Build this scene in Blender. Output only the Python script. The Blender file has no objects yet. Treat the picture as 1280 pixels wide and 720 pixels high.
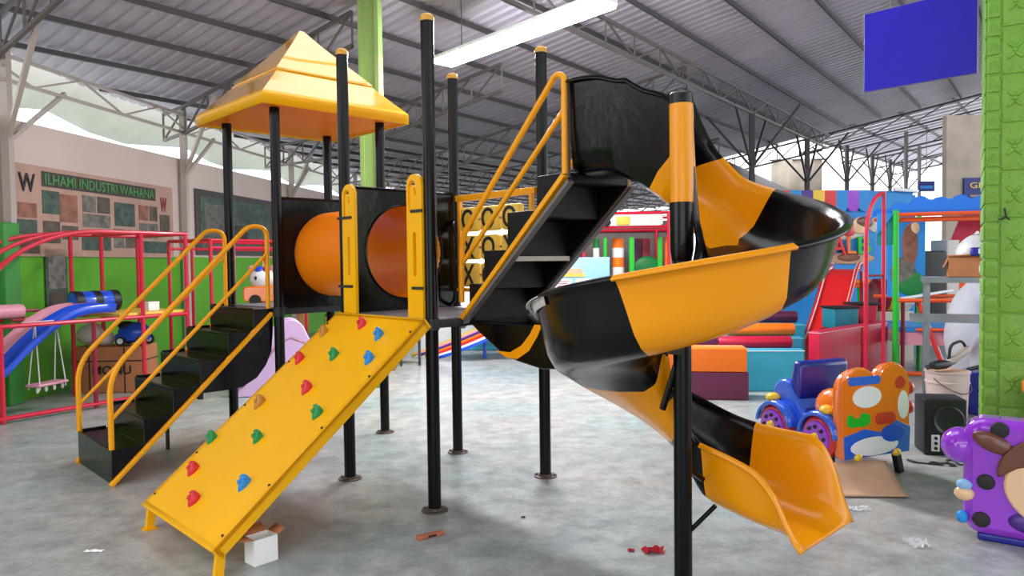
import bpy, bmesh, math, random
from mathutils import Vector, Matrix, Euler
random.seed(7)
sc = bpy.context.scene
COL = sc.collection
PI = math.pi
R = math.radians

# ------------------------------------------------------------------ materials
def lin(h):
    h = h.lstrip('#')
    out = []
    for i in (0, 2, 4):
        c = int(h[i:i+2], 16) / 255
        out.append(c / 12.92 if c <= .04045 else ((c + .055) / 1.055) ** 2.4)
    return tuple(out) + (1,)

def mat(name, hexc, rough=.5, metal=0, coat=0, bump=0, bscale=30, var=0, vscale=6, emit=0, alpha=1, trans=0, spec=.5):
    m = bpy.data.materials.new(name); m.use_nodes = True
    nt = m.node_tree; b = nt.nodes['Principled BSDF']
    c = lin(hexc)
    b.inputs['Base Color'].default_value = c
    b.inputs['Roughness'].default_value = rough
    b.inputs['Metallic'].default_value = metal
    b.inputs['Coat Weight'].default_value = coat
    b.inputs['Coat Roughness'].default_value = .08
    b.inputs['Transmission Weight'].default_value = trans
    b.inputs['Alpha'].default_value = alpha
    b.inputs['Specular IOR Level'].default_value = spec
    if emit:
        b.inputs['Emission Color'].default_value = c
        b.inputs['Emission Strength'].default_value = emit
    tc = nt.nodes.new('ShaderNodeTexCoord')
    if var:
        n = nt.nodes.new('ShaderNodeTexNoise'); n.inputs['Scale'].default_value = vscale
        n.inputs['Detail'].default_value = 6
        nt.links.new(tc.outputs['Object'], n.inputs['Vector'])
        mp = nt.nodes.new('ShaderNodeMapRange')
        mp.inputs[1].default_value = .3; mp.inputs[2].default_value = .7
        mp.inputs[3].default_value = 1 - var; mp.inputs[4].default_value = 1 + var
        nt.links.new(n.outputs['Fac'], mp.inputs[0])
        hs = nt.nodes.new('ShaderNodeHueSaturation'); hs.inputs['Color'].default_value = c
        nt.links.new(mp.outputs[0], hs.inputs['Value'])
        nt.links.new(hs.outputs['Color'], b.inputs['Base Color'])
    if bump:
        n2 = nt.nodes.new('ShaderNodeTexNoise'); n2.inputs['Scale'].default_value = bscale
        n2.inputs['Detail'].default_value = 4
        nt.links.new(tc.outputs['Object'], n2.inputs['Vector'])
        bp = nt.nodes.new('ShaderNodeBump'); bp.inputs['Strength'].default_value = bump
        bp.inputs['Distance'].default_value = .02
        nt.links.new(n2.outputs['Fac'], bp.inputs['Height'])
        nt.links.new(bp.outputs['Normal'], b.inputs['Normal'])
    return m

M = {}
def m_(k, *a, **kw): M[k] = mat(k, *a, **kw)
m_('black_pipe', '#060608', .25, spec=.22)
m_('black_fibre', '#060507', .2, bump=.10, bscale=14, spec=.28)
m_('black_matte', '#0d0b0e', .42, bump=.1, bscale=20, spec=.2)
m_('black_plain', '#111114', .5)
m_('orange_fibre', '#ee9704', .26, coat=.12, bump=.06, bscale=12, spec=.3)
m_('orange_deep', '#ef7d08', .4, spec=.3)
m_('yellow_ramp', '#f2af00', .38, spec=.3, var=.03, vscale=2)
m_('yellow_rail', '#f3a20c', .32, spec=.35)
m_('yellow_cap', '#dea23a', .35)
m_('roof_yellow', '#f0aa10', .08, coat=1)
m_('steel_base', '#5f5148', .6, metal=.3, var=.2, vscale=40)
m_('deck_plate', '#8a8790', .45, metal=.6, bump=.3, bscale=120)
m_('hold_red', '#d3242f', .4); m_('hold_green', '#0f8a45', .4); m_('hold_blue', '#1785d2', .4); m_('hold_tan', '#b9822e', .5)
m_('xo_yellow', '#e9c24a', .45); m_('ink', '#1f1a1c', .6)
m_('red_tube', '#d01236', .3, coat=.3)
m_('red_dark', '#8f1a33', .4)
m_('lime', '#8aa85a', .6, var=.06, vscale=3)
m_('steel', '#6d6764', .5, metal=.3, var=.1)
m_('steel_dark', '#4b4548', .55, metal=.2)
m_('steel_pale', '#b3a79f', .5, metal=.2)
m_('galv', '#8d9399', .4, metal=.6, var=.15, vscale=10)
m_('white', '#eef0f2', .4); m_('white_gloss', '#f4f5f8', .2, coat=.5)
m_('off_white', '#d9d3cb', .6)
m_('pink', '#e8a0b2', .45); m_('lavender', '#d8b3dc', .45)
m_('blue', '#1450d8', .25, coat=.4); m_('blue_navy', '#141f8e', .3, coat=.3)
m_('blue_sky', '#1f8fe0', .45); m_('blue_pale', '#8fbfe8', .5)
m_('blue_sign', '#2418bd', .4, spec=.25, var=.06, vscale=3)
m_('cloud_blue', '#1279ea', .4)
m_('teal', '#35a5c4', .45, var=.04); m_('teal_dark', '#1c7f93', .5); m_('teal_light', '#8fd0e0', .5)
m_('foam_orange', '#ff7a0c', .45); m_('foam_purple', '#6a2149', .45); m_('foam_red', '#c4143c', .4); m_('foam_maroon', '#5a1a3f', .45)
m_('slide_red', '#e0201f', .2, coat=.6)
m_('frame_orange', '#f4612a', .35, coat=.2); m_('frame_green', '#1ebc2e', .35, coat=.2)
m_('green_dark', '#0b7f3a', .4)
m_('carton', '#b9784c', .75, var=.08, vscale=8); m_('carton_pale', '#c9a184', .8, var=.1, vscale=6)
m_('paper', '#f1f1ee', .7); m_('wood', '#9a6a3c', .7, var=.25, vscale=18)
m_('plastic_bag', '#dfe0e2', .35, bump=.5, bscale=18)
m_('sack', '#d7dbe6', .6, bump=.6, bscale=10)
m_('clear_film', '#f3f6f8', .15, alpha=.35)
m_('purple', '#9a35d6', .15, coat=.9); m_('purple_dark', '#4d2a8a', .3)
m_('brown', '#6b3a26', .35, coat=.5); m_('peach', '#f1c79c', .3, coat=.6)
m_('car_red', '#cf1f2c', .2, coat=.7); m_('car_orange', '#f47a1c', .2, coat=.8); m_('car_blue', '#2a62dd', .18, coat=.8); m_('car_yellow', '#f3c82a', .25, coat=.6)
m_('banner_pink', '#b3907f', .6, var=.1, vscale=5); m_('banner_dark', '#3f3836', .6); m_('banner_green', '#4d8a4a', .6)
m_('photo_a', '#55493f', .6, var=.5, vscale=9); m_('photo_b', '#6d6a62', .6, var=.5, vscale=12); m_('photo_c', '#8b5a48', .6, var=.4, vscale=8); m_('photo_d', '#3f5247', .6, var=.5, vscale=10)
m_('navy_board', '#1b2a7c', .5); m_('tarp_pale', '#e3e0dc', .6, var=.08, vscale=1.5); m_('tarp', '#b7a99a', .7, var=.2, vscale=1.5)
m_('speaker_black', '#17171b', .45); m_('cone', '#26272d', .35)
m_('bucket', '#cbb3ac', .5, var=.1, vscale=6)
m_('red_rag', '#b51c2c', .8); m_('plank', '#b3654a', .7, var=.2, vscale=30)
m_('sack_blue', '#3f6fd0', .6)
m_('lamp_tube', '#fbfbff', .5, emit=75)
m_('entrance_wall', '#a59c96', .8); m_('gold', '#e3b94a', .35)
m_('grass_green', '#3c8f3a', .6)

def wall_paint():
    m = bpy.data.materials.new('wall_paint'); m.use_nodes = True
    nt = m.node_tree; b = nt.nodes['Principled BSDF']; b.inputs['Roughness'].default_value = .7
    tc = nt.nodes.new('ShaderNodeTexCoord'); sp = nt.nodes.new('ShaderNodeSeparateXYZ')
    nt.links.new(tc.outputs['Object'], sp.inputs[0])
    gt = nt.nodes.new('ShaderNodeMath'); gt.operation = 'GREATER_THAN'; gt.inputs[1].default_value = 1.715
    nt.links.new(sp.outputs['Z'], gt.inputs[0])
    n = nt.nodes.new('ShaderNodeTexNoise'); n.inputs['Scale'].default_value = 1.2; n.inputs['Detail'].default_value = 5
    nt.links.new(tc.outputs['Object'], n.inputs['Vector'])
    c1 = nt.nodes.new('ShaderNodeMix'); c1.data_type = 'RGBA'
    c1.inputs[6].default_value = lin('#5fae1c'); c1.inputs[7].default_value = lin('#529f1e')
    nt.links.new(n.outputs['Fac'], c1.inputs[0])
    c2 = nt.nodes.new('ShaderNodeMix'); c2.data_type = 'RGBA'
    c2.inputs[6].default_value = lin('#d8c3bb'); c2.inputs[7].default_value = lin('#c9b5ad')
    nt.links.new(n.outputs['Fac'], c2.inputs[0])
    mx = nt.nodes.new('ShaderNodeMix'); mx.data_type = 'RGBA'
    nt.links.new(gt.outputs[0], mx.inputs[0]); nt.links.new(c1.outputs[2], mx.inputs[6]); nt.links.new(c2.outputs[2], mx.inputs[7])
    nt.links.new(mx.outputs[2], b.inputs['Base Color'])
    return m
M['wall_paint'] = wall_paint()

def floor_mat():
    m = bpy.data.materials.new('painted_concrete'); m.use_nodes = True
    nt = m.node_tree; b = nt.nodes['Principled BSDF']
    tc = nt.nodes.new('ShaderNodeTexCoord')
    def noise(scale, det, rough=.6):
        n = nt.nodes.new('ShaderNodeTexNoise'); n.inputs['Scale'].default_value = scale
        n.inputs['Detail'].default_value = det; n.inputs['Roughness'].default_value = rough
        nt.links.new(tc.outputs['Object'], n.inputs['Vector']); return n
    def ramp(src, a, b_, ca, cb):
        r = nt.nodes.new('ShaderNodeValToRGB')
        r.color_ramp.elements[0].position = a; r.color_ramp.elements[1].position = b_
        r.color_ramp.elements[0].color = ca; r.color_ramp.elements[1].color = cb
        nt.links.new(src, r.inputs[0]); return r
    n1 = noise(.55, 6); n2 = noise(5, 10, .75); n3 = noise(38, 4)
    r1 = ramp(n1.outputs['Fac'], .38, .62, lin('#a0aeae'), lin('#b8b4af'))
    r2 = ramp(n2.outputs['Fac'], .36, .62, (.60, .60, .60, 1), (1.08, 1.08, 1.08, 1))
    r3 = ramp(n3.outputs['Fac'], .30, .42, (.75, .73, .7, 1), (1, 1, 1, 1))
    a = nt.nodes.new('ShaderNodeMix'); a.data_type = 'RGBA'; a.blend_type = 'MULTIPLY'; a.inputs[0].default_value = 1
    nt.links.new(r1.outputs[0], a.inputs[6]); nt.links.new(r2.outputs[0], a.inputs[7])
    c = nt.nodes.new('ShaderNodeMix'); c.data_type = 'RGBA'; c.blend_type = 'MULTIPLY'; c.inputs[0].default_value = .8
    nt.links.new(a.outputs[2], c.inputs[6]); nt.links.new(r3.outputs[0], c.inputs[7])
    nt.links.new(c.outputs[2], b.inputs['Base Color'])
    rr = nt.nodes.new('ShaderNodeMapRange'); rr.inputs[3].default_value = .2; rr.inputs[4].default_value = .42
    nt.links.new(n2.outputs['Fac'], rr.inputs[0]); nt.links.new(rr.outputs[0], b.inputs['Roughness'])
    bp = nt.nodes.new('ShaderNodeBump'); bp.inputs['Strength'].default_value = .25; bp.inputs['Distance'].default_value = .01
    nt.links.new(n2.outputs['Fac'], bp.inputs['Height']); nt.links.new(bp.outputs['Normal'], b.inputs['Normal'])
    return m
M['floor'] = floor_mat()
M['roof_sheet'] = mat('roof_sheet', '#bcb4c2', .5, metal=.1, var=.12, vscale=.8)
M['tile_relief'] = mat('tile_relief', '#79ad35', .45, var=.05, vscale=8, bump=.25, bscale=30)

# ------------------------------------------------------------------ mesh builder
class MB:
    def __init__(s): s.v = []; s.f = []; s.m = []
    def add(s, vs, fs, mi=0, mx=None):
        o = len(s.v)
        for p in vs:
            p = Vector(p)
            s.v.append(mx @ p if mx is not None else p)
        for f in fs:
            s.f.append([i + o for i in f]); s.m.append(mi)
        return s
    def box(s, c, d, mi=0, rot=None, bev=0):
        hx, hy, hz = d[0]/2, d[1]/2, d[2]/2
        mx = Matrix.Translation(c)
        if rot is not None: mx = mx @ (rot if isinstance(rot, Matrix) else Euler(rot).to_matrix().to_4x4())
        if bev:
            b = bmesh.new(); bmesh.ops.create_cube(b, size=1)
            for v in b.verts: v.co = Vector((v.co.x*d[0], v.co.y*d[1], v.co.z*d[2]))
            bmesh.ops.bevel(b, geom=b.edges[:], offset=bev, segments=3, profile=.5, affect='EDGES')
            b.verts.index_update()
            s.add([v.co.copy() for v in b.verts], [[v.index for v in f.verts] for f in b.faces], mi, mx); b.free()
            return s
        vs = [(x, y, z) for x in (-hx, hx) for y in (-hy, hy) for z in (-hz, hz)]
        fs = [(0,1,3,2),(4,6,7,5),(0,4,5,1),(2,3,7,6),(0,2,6,4),(1,5,7,3)]
        return s.add(vs, fs, mi, mx)
    def bar(s, a, b, w, h, mi=0, up=(0,0,1)):
        a = Vector(a); b = Vector(b); d = b - a; L = d.length; d.normalize()
        u = Vector(up); x = d.cross(u)
        if x.length < 1e-4: u = Vector((1,0,0)); x = d.cross(u)
        x.normalize(); y = x.cross(d)
        mx = Matrix((( d.x, x.x, y.x, (a.x+b.x)/2),(d.y, x.y, y.y, (a.y+b.y)/2),(d.z, x.z, y.z, (a.z+b.z)/2),(0,0,0,1)))
        return s.add([(x_*L/2, y_*w/2, z_*h/2) for x_ in (-1,1) for y_ in (-1,1) for z_ in (-1,1)],
            [(0,1,3,2),(4,6,7,5),(0,4,5,1),(2,3,7,6),(0,2,6,4),(1,5,7,3)], mi, mx)
    def tube(s, pts, r, seg=10, mi=0, closed=False, caps=True):
        P = [Vector(p) for p in pts]; n = len(P)
        rr = r if isinstance(r, (list, tuple)) else [r]*n
        T = []
        for i in range(n):
            a = P[(i-1) % n] if (closed or i > 0) else P[i]
            b = P[(i+1) % n] if (closed or i < n-1) else P[i]
            T.append((b - a).normalized())
        t = T[0]; ref = Vector((0,0,1)) if abs(t.z) < .9 else Vector((1,0,0))
        x = t.cross(ref).normalized(); rings = []
        for i in range(n):
            t2 = T[i]
            q = t.rotation_difference(t2); x = (q @ x); x = (x - t2*x.dot(t2)).normalized(); t = t2
            y = t2.cross(x)
            rings.append([P[i] + (x*math.cos(2*PI*k/seg) + y*math.sin(2*PI*k/seg))*rr[i] for k in range(seg)])
        vs = [v for ring in rings for v in ring]; fs = []
        for i in range(n if closed else n-1):
            j = (i+1) % n
            for k in range(seg):
                k2 = (k+1) % seg
                fs.append((i*seg+k, i*seg+k2, j*seg+k2, j*seg+k))
        if caps and not closed:
            fs.append(tuple(range(seg))[::-1]); fs.append(tuple((n-1)*seg+k for k in range(seg)))
        return s.add(vs, fs, mi)
    def lathe(s, prof, seg=24, mi=0, mx=None, mis=None):
        vs = []; fs = []; n = len(prof)
        o = len(s.v)
        for r, z in prof:
            for k in range(seg): vs.append((r*math.cos(2*PI*k/seg), r*math.sin(2*PI*k/seg), z))
        if mis is None: mis = [mi]*(n-1)
        for p in vs: s.v.append((mx @ Vector(p)) if mx is not None else Vector(p))
        for i in range(n-1):
            for k in range(seg):
                k2 = (k+1) % seg
                s.f.append([o+i*seg+k, o+i*seg+k2, o+(i+1)*seg+k2, o+(i+1)*seg+k]); s.m.append(mis[i])
        if prof[0][0] > 1e-4: s.f.append([o+k for k in range(seg)][::-1]); s.m.append(mis[0])
        if prof[-1][0] > 1e-4: s.f.append([o+(n-1)*seg+k for k in range(seg)]); s.m.append(mis[-1])
        return s
    def prism(s, poly, mx, t0, t1, mi=0):
        """poly in local xy, extruded along local z from t0 to t1; mx maps local to object space"""
        n = len(poly)
        vs = [(x, y, t0) for x, y in poly] + [(x, y, t1) for x, y in poly]
        fs = [tuple(range(n))[::-1], tuple(range(n, 2*n))] + [(i, (i+1) % n, n+(i+1) % n, n+i) for i in range(n)]
        return s.add(vs, fs, mi, mx)
    def ell(s, c, r, mi=0, seg=20, rings=12, rot=None):
        if not isinstance(r, (list, tuple)): r = (r, r, r)
        mx = Matrix.Translation(c)
        if rot is not None: mx = mx @ Euler(rot).to_matrix().to_4x4()
        mx = mx @ Matrix.Diagonal((r[0], r[1], r[2], 1))
        prof = [(max(math.sin(PI*i/rings), 0), -math.cos(PI*i/rings)) for i in range(rings+1)]
        return s.lathe(prof, seg, mi, mx)
    def grid(s, rows, mi=0, mif=None):
        nr = len(rows); nc = len(rows[0]); o = len(s.v)
        for row in rows:
            for p in row: s.v.append(Vector(p))
        for i in range(nr-1):
            for j in range(nc-1):
                s.f.append([o+i*nc+j, o+i*nc+j+1, o+(i+1)*nc+j+1, o+(i+1)*nc+j]); s.m.append(mif(i, j) if mif else mi)
        return s
    def raw(s, me, mx, mi=0):
        return s.add([v.co.copy() for v in me.vertices], [list(p.vertices) for p in me.polygons], mi, mx)
    def build(s, name, mats, parent=None, smooth=True, angle=35, solid=0, offs=-1, bevel=0, fixn=True):
        me = bpy.data.meshes.new(name)
        me.from_pydata([tuple(v) for v in s.v], [], s.f)
        if not isinstance(mats, (list, tuple)): mats = [mats]
        for k in mats: me.materials.append(M[k] if isinstance(k, str) else k)
        for p, i in zip(me.polygons, s.m): p.material_index = i
        b = bmesh.new(); b.from_mesh(me)
        bmesh.ops.remove_doubles(b, verts=b.verts, dist=1e-5)
        if fixn: bmesh.ops.recalc_face_normals(b, faces=b.faces)
        b.to_mesh(me); b.free()
        if smooth:
            for p in me.polygons: p.use_smooth = True
            me.set_sharp_from_angle(angle=R(angle))
        o = bpy.data.objects.new(name, me); COL.objects.link(o)
        if parent: o.parent = parent
        if solid:
            md = o.modifiers.new('thick', 'SOLIDIFY'); md.thickness = solid; md.offset = offs; md.use_even_offset = solid > .003
        if bevel:
            md = o.modifiers.new('bev', 'BEVEL'); md.width = bevel; md.segments = 2; md.limit_method = 'ANGLE'; md.angle_limit = R(40)
        return o

def empty(name, loc=(0,0,0), rz=0, label=None, cat=None, group=None):
    o = bpy.data.objects.new(name, None); COL.objects.link(o)
    o.location = loc; o.rotation_euler = (0, 0, rz)
    tag(o, label, cat, group); return o
def tag(o, label=None, cat=None, group=None, kind=None):
    if label: o['label'] = label
    if cat: o['category'] = cat
    if group: o['group'] = group
    if kind: o['kind'] = kind
    return o
def struct(o): o['kind'] = 'structure'; return o

def plate(loops, t):
    """flat board with holes: loops = list of closed 2D outlines; returns mesh in xy, thickness t along z"""
    cu = bpy.data.curves.new('outline', 'CURVE'); cu.dimensions = '2D'; cu.fill_mode = 'BOTH'; cu.extrude = t/2
    for lp in loops:
        sp = cu.splines.new('POLY'); sp.points.add(len(lp)-1); sp.use_cyclic_u = True
        for p, (x, y) in zip(sp.points, lp): p.co = (x, y, 0, 1)
    ob = bpy.data.objects.new('outline', cu)
    me = bpy.data.meshes.new_from_object(ob)
    bpy.data.objects.remove(ob); bpy.data.curves.remove(cu)
    return me

def text(body, width, height, mname, parent, mx, name='lettering', depth=.004, label=None):
    cu = bpy.data.curves.new('t', 'FONT'); cu.body = body; cu.size = 1; cu.align_x = 'CENTER'; cu.align_y = 'CENTER'
    cu.extrude = .01; cu.resolution_u = 3; cu.offset = .012
    ob = bpy.data.objects.new('t', cu); me = bpy.data.meshes.new_from_object(ob)
    bpy.data.objects.remove(ob); bpy.data.curves.remove(cu)
    xs = [v.co.x for v in me.vertices]; ys = [v.co.y for v in me.vertices]
    x0, x1, y0, y1 = min(xs), max(xs), min(ys), max(ys)
    for v in me.vertices:
        v.co.x = (v.co.x-(x0+x1)/2)*width/(x1-x0); v.co.y = (v.co.y-(y0+y1)/2)*height/(y1-y0)
        v.co.z = depth if v.co.z > 0 else -depth
    me.transform(mx); me.materials.append(M[mname])
    o = bpy.data.objects.new(name, me); COL.objects.link(o)
    if parent: o.parent = parent
    if label: o['label'] = label
    return o

def frame_mx(o, x, y):
    """matrix with origin o, local x axis, local y axis; z = x cross y"""
    x = Vector(x).normalized(); y = Vector(y).normalized(); z = x.cross(y)
    return Matrix(((x.x, y.x, z.x, o[0]), (x.y, y.y, z.y, o[1]), (x.z, y.z, z.z, o[2]), (0,0,0,1)))

def fillet(pts, r, n=6):
    P = [Vector(p) for p in pts]; out = [P[0]]
    for i in range(1, len(P)-1):
        a, b, c = P[i-1], P[i], P[i+1]
        d1 = (a-b); d2 = (c-b); q = min(r, d1.length*.49, d2.length*.49)
        s = b + d1.normalized()*q; e = b + d2.normalized()*q
        for k in range(n+1):
            t = k/n
            out.append(s*(1-t)**2 + b*2*t*(1-t) + e*t*t)
    out.append(P[-1]); return out
def circle2(cx, cy, r, n=40, ry=None): return [(cx + r*math.cos(2*PI*k/n), cy + (ry or r)*math.sin(2*PI*k/n)) for k in range(n)]
def rrect(x0, y0, x1, y1, r, n=5):
    out = []
    for cx, cy, a0 in ((x1-r, y1-r, 0), (x0+r, y1-r, 90), (x0+r, y0+r, 180), (x1-r, y0+r, 270)):
        for k in range(n+1):
            a = R(a0 + 90*k/n); out.append((cx + r*math.cos(a), cy + r*math.sin(a)))
    return out
def interp(tab, x):
    if x <= tab[0][0]: return tab[0][1]
    for (a, va), (b, vb) in zip(tab, tab[1:]):
        if x <= b:
            t = (x-a)/(b-a); return va + (vb-va)*t
    return tab[-1][1]
def sinterp(tab, x):
    """smooth (catmull) interpolation"""
    n = len(tab)
    if x <= tab[0][0]: return tab[0][1]
    if x >= tab[-1][0]: return tab[-1][1]
    for i in range(n-1):
        if x <= tab[i+1][0]:
            break
    def sl(k):
        if k == 0: return (tab[1][1]-tab[0][1])/(tab[1][0]-tab[0][0])
        if k == n-1: return (tab[-1][1]-tab[-2][1])/(tab[-1][0]-tab[-2][0])
        return (tab[k+1][1]-tab[k-1][1])/(tab[k+1][0]-tab[k-1][0])
    a, va = tab[i]; b, vb = tab[i+1]; h = b-a; t = (x-a)/h
    return (2*t**3-3*t**2+1)*va + (t**3-2*t**2+t)*h*sl(i) + (-2*t**3+3*t**2)*vb + (t**3-t**2)*h*sl(i+1)

# ================================================================== THE SETTING
ROOF_D = Vector((.8, -.6, 0)); ROOF_P = Vector((.6, .8, 0))      # down-slope axis (s) and purlin axis (t)
def roof_z(s): return 4.35 + max(s + 10.5, -1.0) * .158
def roof_pt(s, t, dz=0): return Vector((.6*t + .8*s, .8*t - .6*s, roof_z(s) + dz))
def s_left(t): return (-7.75 + t*(.1136 - .6)) / .8852
T0, T1, S1 = -5.0, 33.0, 9.0
TE = 22.0                                                # where the main roof stops short of the next hall

mb = MB(); mb.box((3, 15, -.1), (44, 52, .2)); struct(mb.build('floor', 'floor', smooth=False))

mb = MB(); rows = []
t = T0; k = 0
prof = ((0, 0), (.11, 0), (.14, .035), (.17, .035), (.20, 0))
while t < T1:
    for dt, dz in prof[:-1]:
        tt = t + dt; sl = s_left(tt)
        ss = sorted([sl, max(-11.5, sl+.01), max(-10.5, sl+.02), -6, -1, S1])
        rows.append([roof_pt(s, tt, dz) for s in ss])
    t += .20
mb.grid(rows)
# two unseen roof gaps added to let in top light, over the play set and over the entrance
def open_bay(f):
    q = sum((mb.v[i] for i in f), Vector()) / len(f); s_ = .8*q.x - .6*q.y; t_ = .6*q.x + .8*q.y
    return -6.0 < s_ < -1.0 and (3.6 < t_ < 6.0 or -2.0 < t_ < 0)
def past_end(f):
    q = sum((mb.v[i] for i in f), Vector()) / len(f); return .6*q.x + .8*q.y > TE and .8*q.x - .6*q.y > -11.5
keep = [k for k, f in enumerate(mb.f) if not open_bay(f) and not past_end(f)]
mb.f = [mb.f[k] for k in keep]; mb.m = [mb.m[k] for k in keep]
ceiling = struct(mb.build('ceiling', 'roof_sheet', smooth=False, solid=.004, offs=1))

s = -26.0
while s < S1:                                            # purlins, each a bar of its own
    t0 = max(T0, (-7.75 - .8852*s)/.4864 + .45) if s < s_left(T0) else T0
    if t0 < T1 - 1:
        t1 = T1 if s < -11.5 else TE
        mb = MB(); mb.bar(roof_pt(s, t0, -.055), roof_pt(s, t1, -.055), .04, .065)
        struct(mb.build('roof_purlin', 'steel_dark', smooth=False))
    s += .92

def truss(t, s0, s1, depth=.42, mname='steel'):
    mb = MB(); n = max(2, int((s1-s0)/.62)); ds = (s1-s0)/n
    top = [roof_pt(s0+i*ds, t, -.13) for i in range(n+1)]; bot = [roof_pt(s0+i*ds, t, -.13-depth) for i in range(n+1)]
    for i in range(n):
        mb.bar(top[i], top[i+1], .045, .045); mb.bar(bot[i], bot[i+1], .045, .045)
        mb.bar(bot[i], top[i+1], .025, .025)
        mb.bar(bot[i], top[i], .025, .025)
    mb.bar(bot[n], top[n], .025, .025)
    struct(mb.build('roof_truss', mname, smooth=False))
TR = [3.2 + 3.1*k for k in range(10)]
for k, t in enumerate(TR): truss(t, s_left(t) + .35, -11.6 if t > TE else -7.2 if k % 3 else -5.4)
# roof of the next hall: overlapping sheets with daylight in the laps
def roof2(s, t, dz=0): q = roof_pt(s, t, dz); q.z += .25 + (t-TE)*.045; return q
t = TE + .2; k = 0; mb = MB()
while t < 46:
    mb.grid([[roof2(-6.5, t+.15*q, .03*(q % 2)), roof2(1.0, t+.15*q, .03*(q % 2)), roof2(9, t+.15*q, .03*(q % 2))] for q in range(5)]); t += .68
struct(mb.build('ceiling', 'roof_sheet', smooth=False, solid=.004))
for k in range(12):
    mb = MB(); s_ = -6.3 + k*1.3; mb.bar(roof2(s_, TE+.2, -.04), roof2(s_, 45.8, -.04), .05, .07); struct(mb.build('roof_purlin', 'steel_dark', smooth=False))
for t in (23.5, 28.5, 33.5, 38.5):
    mb = MB()
    for i in range(16):
        s_ = -6.4 + i*.95; a, c = roof2(s_, t, -.12), roof2(s_+.95, t, -.12); dn = Vector((0, 0, -.4))
        mb.bar(a, c, .05, .05); mb.bar(a+dn, c+dn, .05, .05); mb.bar(a+dn, c, .03, .03)
    struct(mb.build('roof_truss', 'steel_dark', smooth=False))
# long lattice beam carried by the middle row of columns
mb = MB(); n = 20; ds = 18/n
for i in range(n):
    t = 4 + i*ds; a, c = roof_pt(-5.3, t, -.12), roof_pt(-5.3, t+ds, -.12); dn = Vector((0, 0, -.38))
    mb.bar(a, c, .05, .05); mb.bar(a+dn, c+dn, .05, .05); mb.bar(a+dn if i % 2 else a, c if i % 2 else c+dn, .025, .025); mb.bar(a, a+dn, .025, .025)
struct(mb.build('roof_truss', 'steel', smooth=False))
# left wall: runs along the direction WD, beige above, green dado below
WD = Vector((.141, .99, 0)); WN = Vector((.99, -.141, 0)); W0 = Vector((-5.48, 10.9, 0))
def wall_pt(Y, off=0, z=0):
    q = W0 + WD*((Y - W0.y)/.99) + WN*off; return Vector((q.x, q.y, z))
a, b = wall_pt(3.0, -.08), wall_pt(26, -.08)
mb = MB(); mb.bar(a + Vector((0,0,1.65)), b + Vector((0,0,1.65)), .16, 3.30)
struct(mb.build('wall_left', 'wall_paint', smooth=False))
# eave beam over the wall and steel columns carrying it
mb = MB()
for dz in (3.70, 3.98): mb.bar(wall_pt(4, .12, dz), wall_pt(31, .12, dz), .04, .04)
Y = 4
while Y < 31:
    mb.bar(wall_pt(Y, .12, 3.70), wall_pt(Y+.8, .12, 3.98), .022, .022); mb.bar(wall_pt(Y+.8, .12, 3.98), wall_pt(Y+1.6, .12, 3.70), .022, .022); Y += 1.6
struct(mb.build('eave_beam', 'steel_pale', smooth=False))
for k, Y in enumerate((8.42, 11.85, 15.75, 19.6, 23.5)):
    mb = MB(); mb.bar(wall_pt(Y, .1, 0), wall_pt(Y, .1, 4.05), .09, .09)
    mb.bar(wall_pt(Y, .1, 3.02), wall_pt(Y, .1, 3.02) + Vector((.75, -.56, 1.15)), .05, .05)
    mb.bar(wall_pt(Y, .1, 3.0), wall_pt(Y+.9, .1, 3.75), .045, .045)
    struct(mb.build('steel_column', 'steel_pale', smooth=False))
# translucent neighbouring lean-to sheet and tarpaulin seen over the wall
mb = MB(); rows = []
for i in range(25):
    Y = 4 + i*1.0; sag = .22*abs(math.sin(i*.8))
    rows.append([wall_pt(Y, -1.3, 4.75), wall_pt(Y, -1.9, 4.45-sag*.4), wall_pt(Y, -2.5, 4.25-sag*1.3)])
mb.grid(rows); tag(mb.build('tarpaulin', 'tarp_pale', solid=.01), 'grey sagging tarpaulin hung outside, above the long left wall', 'tarpaulin')

# unseen wall behind the camera, added to cut bright reflections, with a wide entrance
for x0, x1, z0, z1 in ((-13, -4.5, 0, 5.2), (4.5, 25, 0, 5.2), (-4.5, 4.5, 3.6, 5.2)):
    mb = MB(); mb.box(((x0+x1)/2, -8.0, (z0+z1)/2), (x1-x0, .2, z1-z0)); struct(mb.build('wall_front', 'entrance_wall', smooth=False))

# light green painted column behind the tower
GX, GY = -1.74, 9.3
mb = MB(); zt = roof_z(.8*GX - .6*GY) - .02
mb.box((GX, GY, zt/2), (.18, .28, zt)); mb.box((GX-.10, GY, zt/2), (.05, .32, zt)); mb.box((GX+.10, GY, zt/2), (.05, .32, zt))
struct(mb.build('green_column', 'lime', smooth=False))

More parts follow.
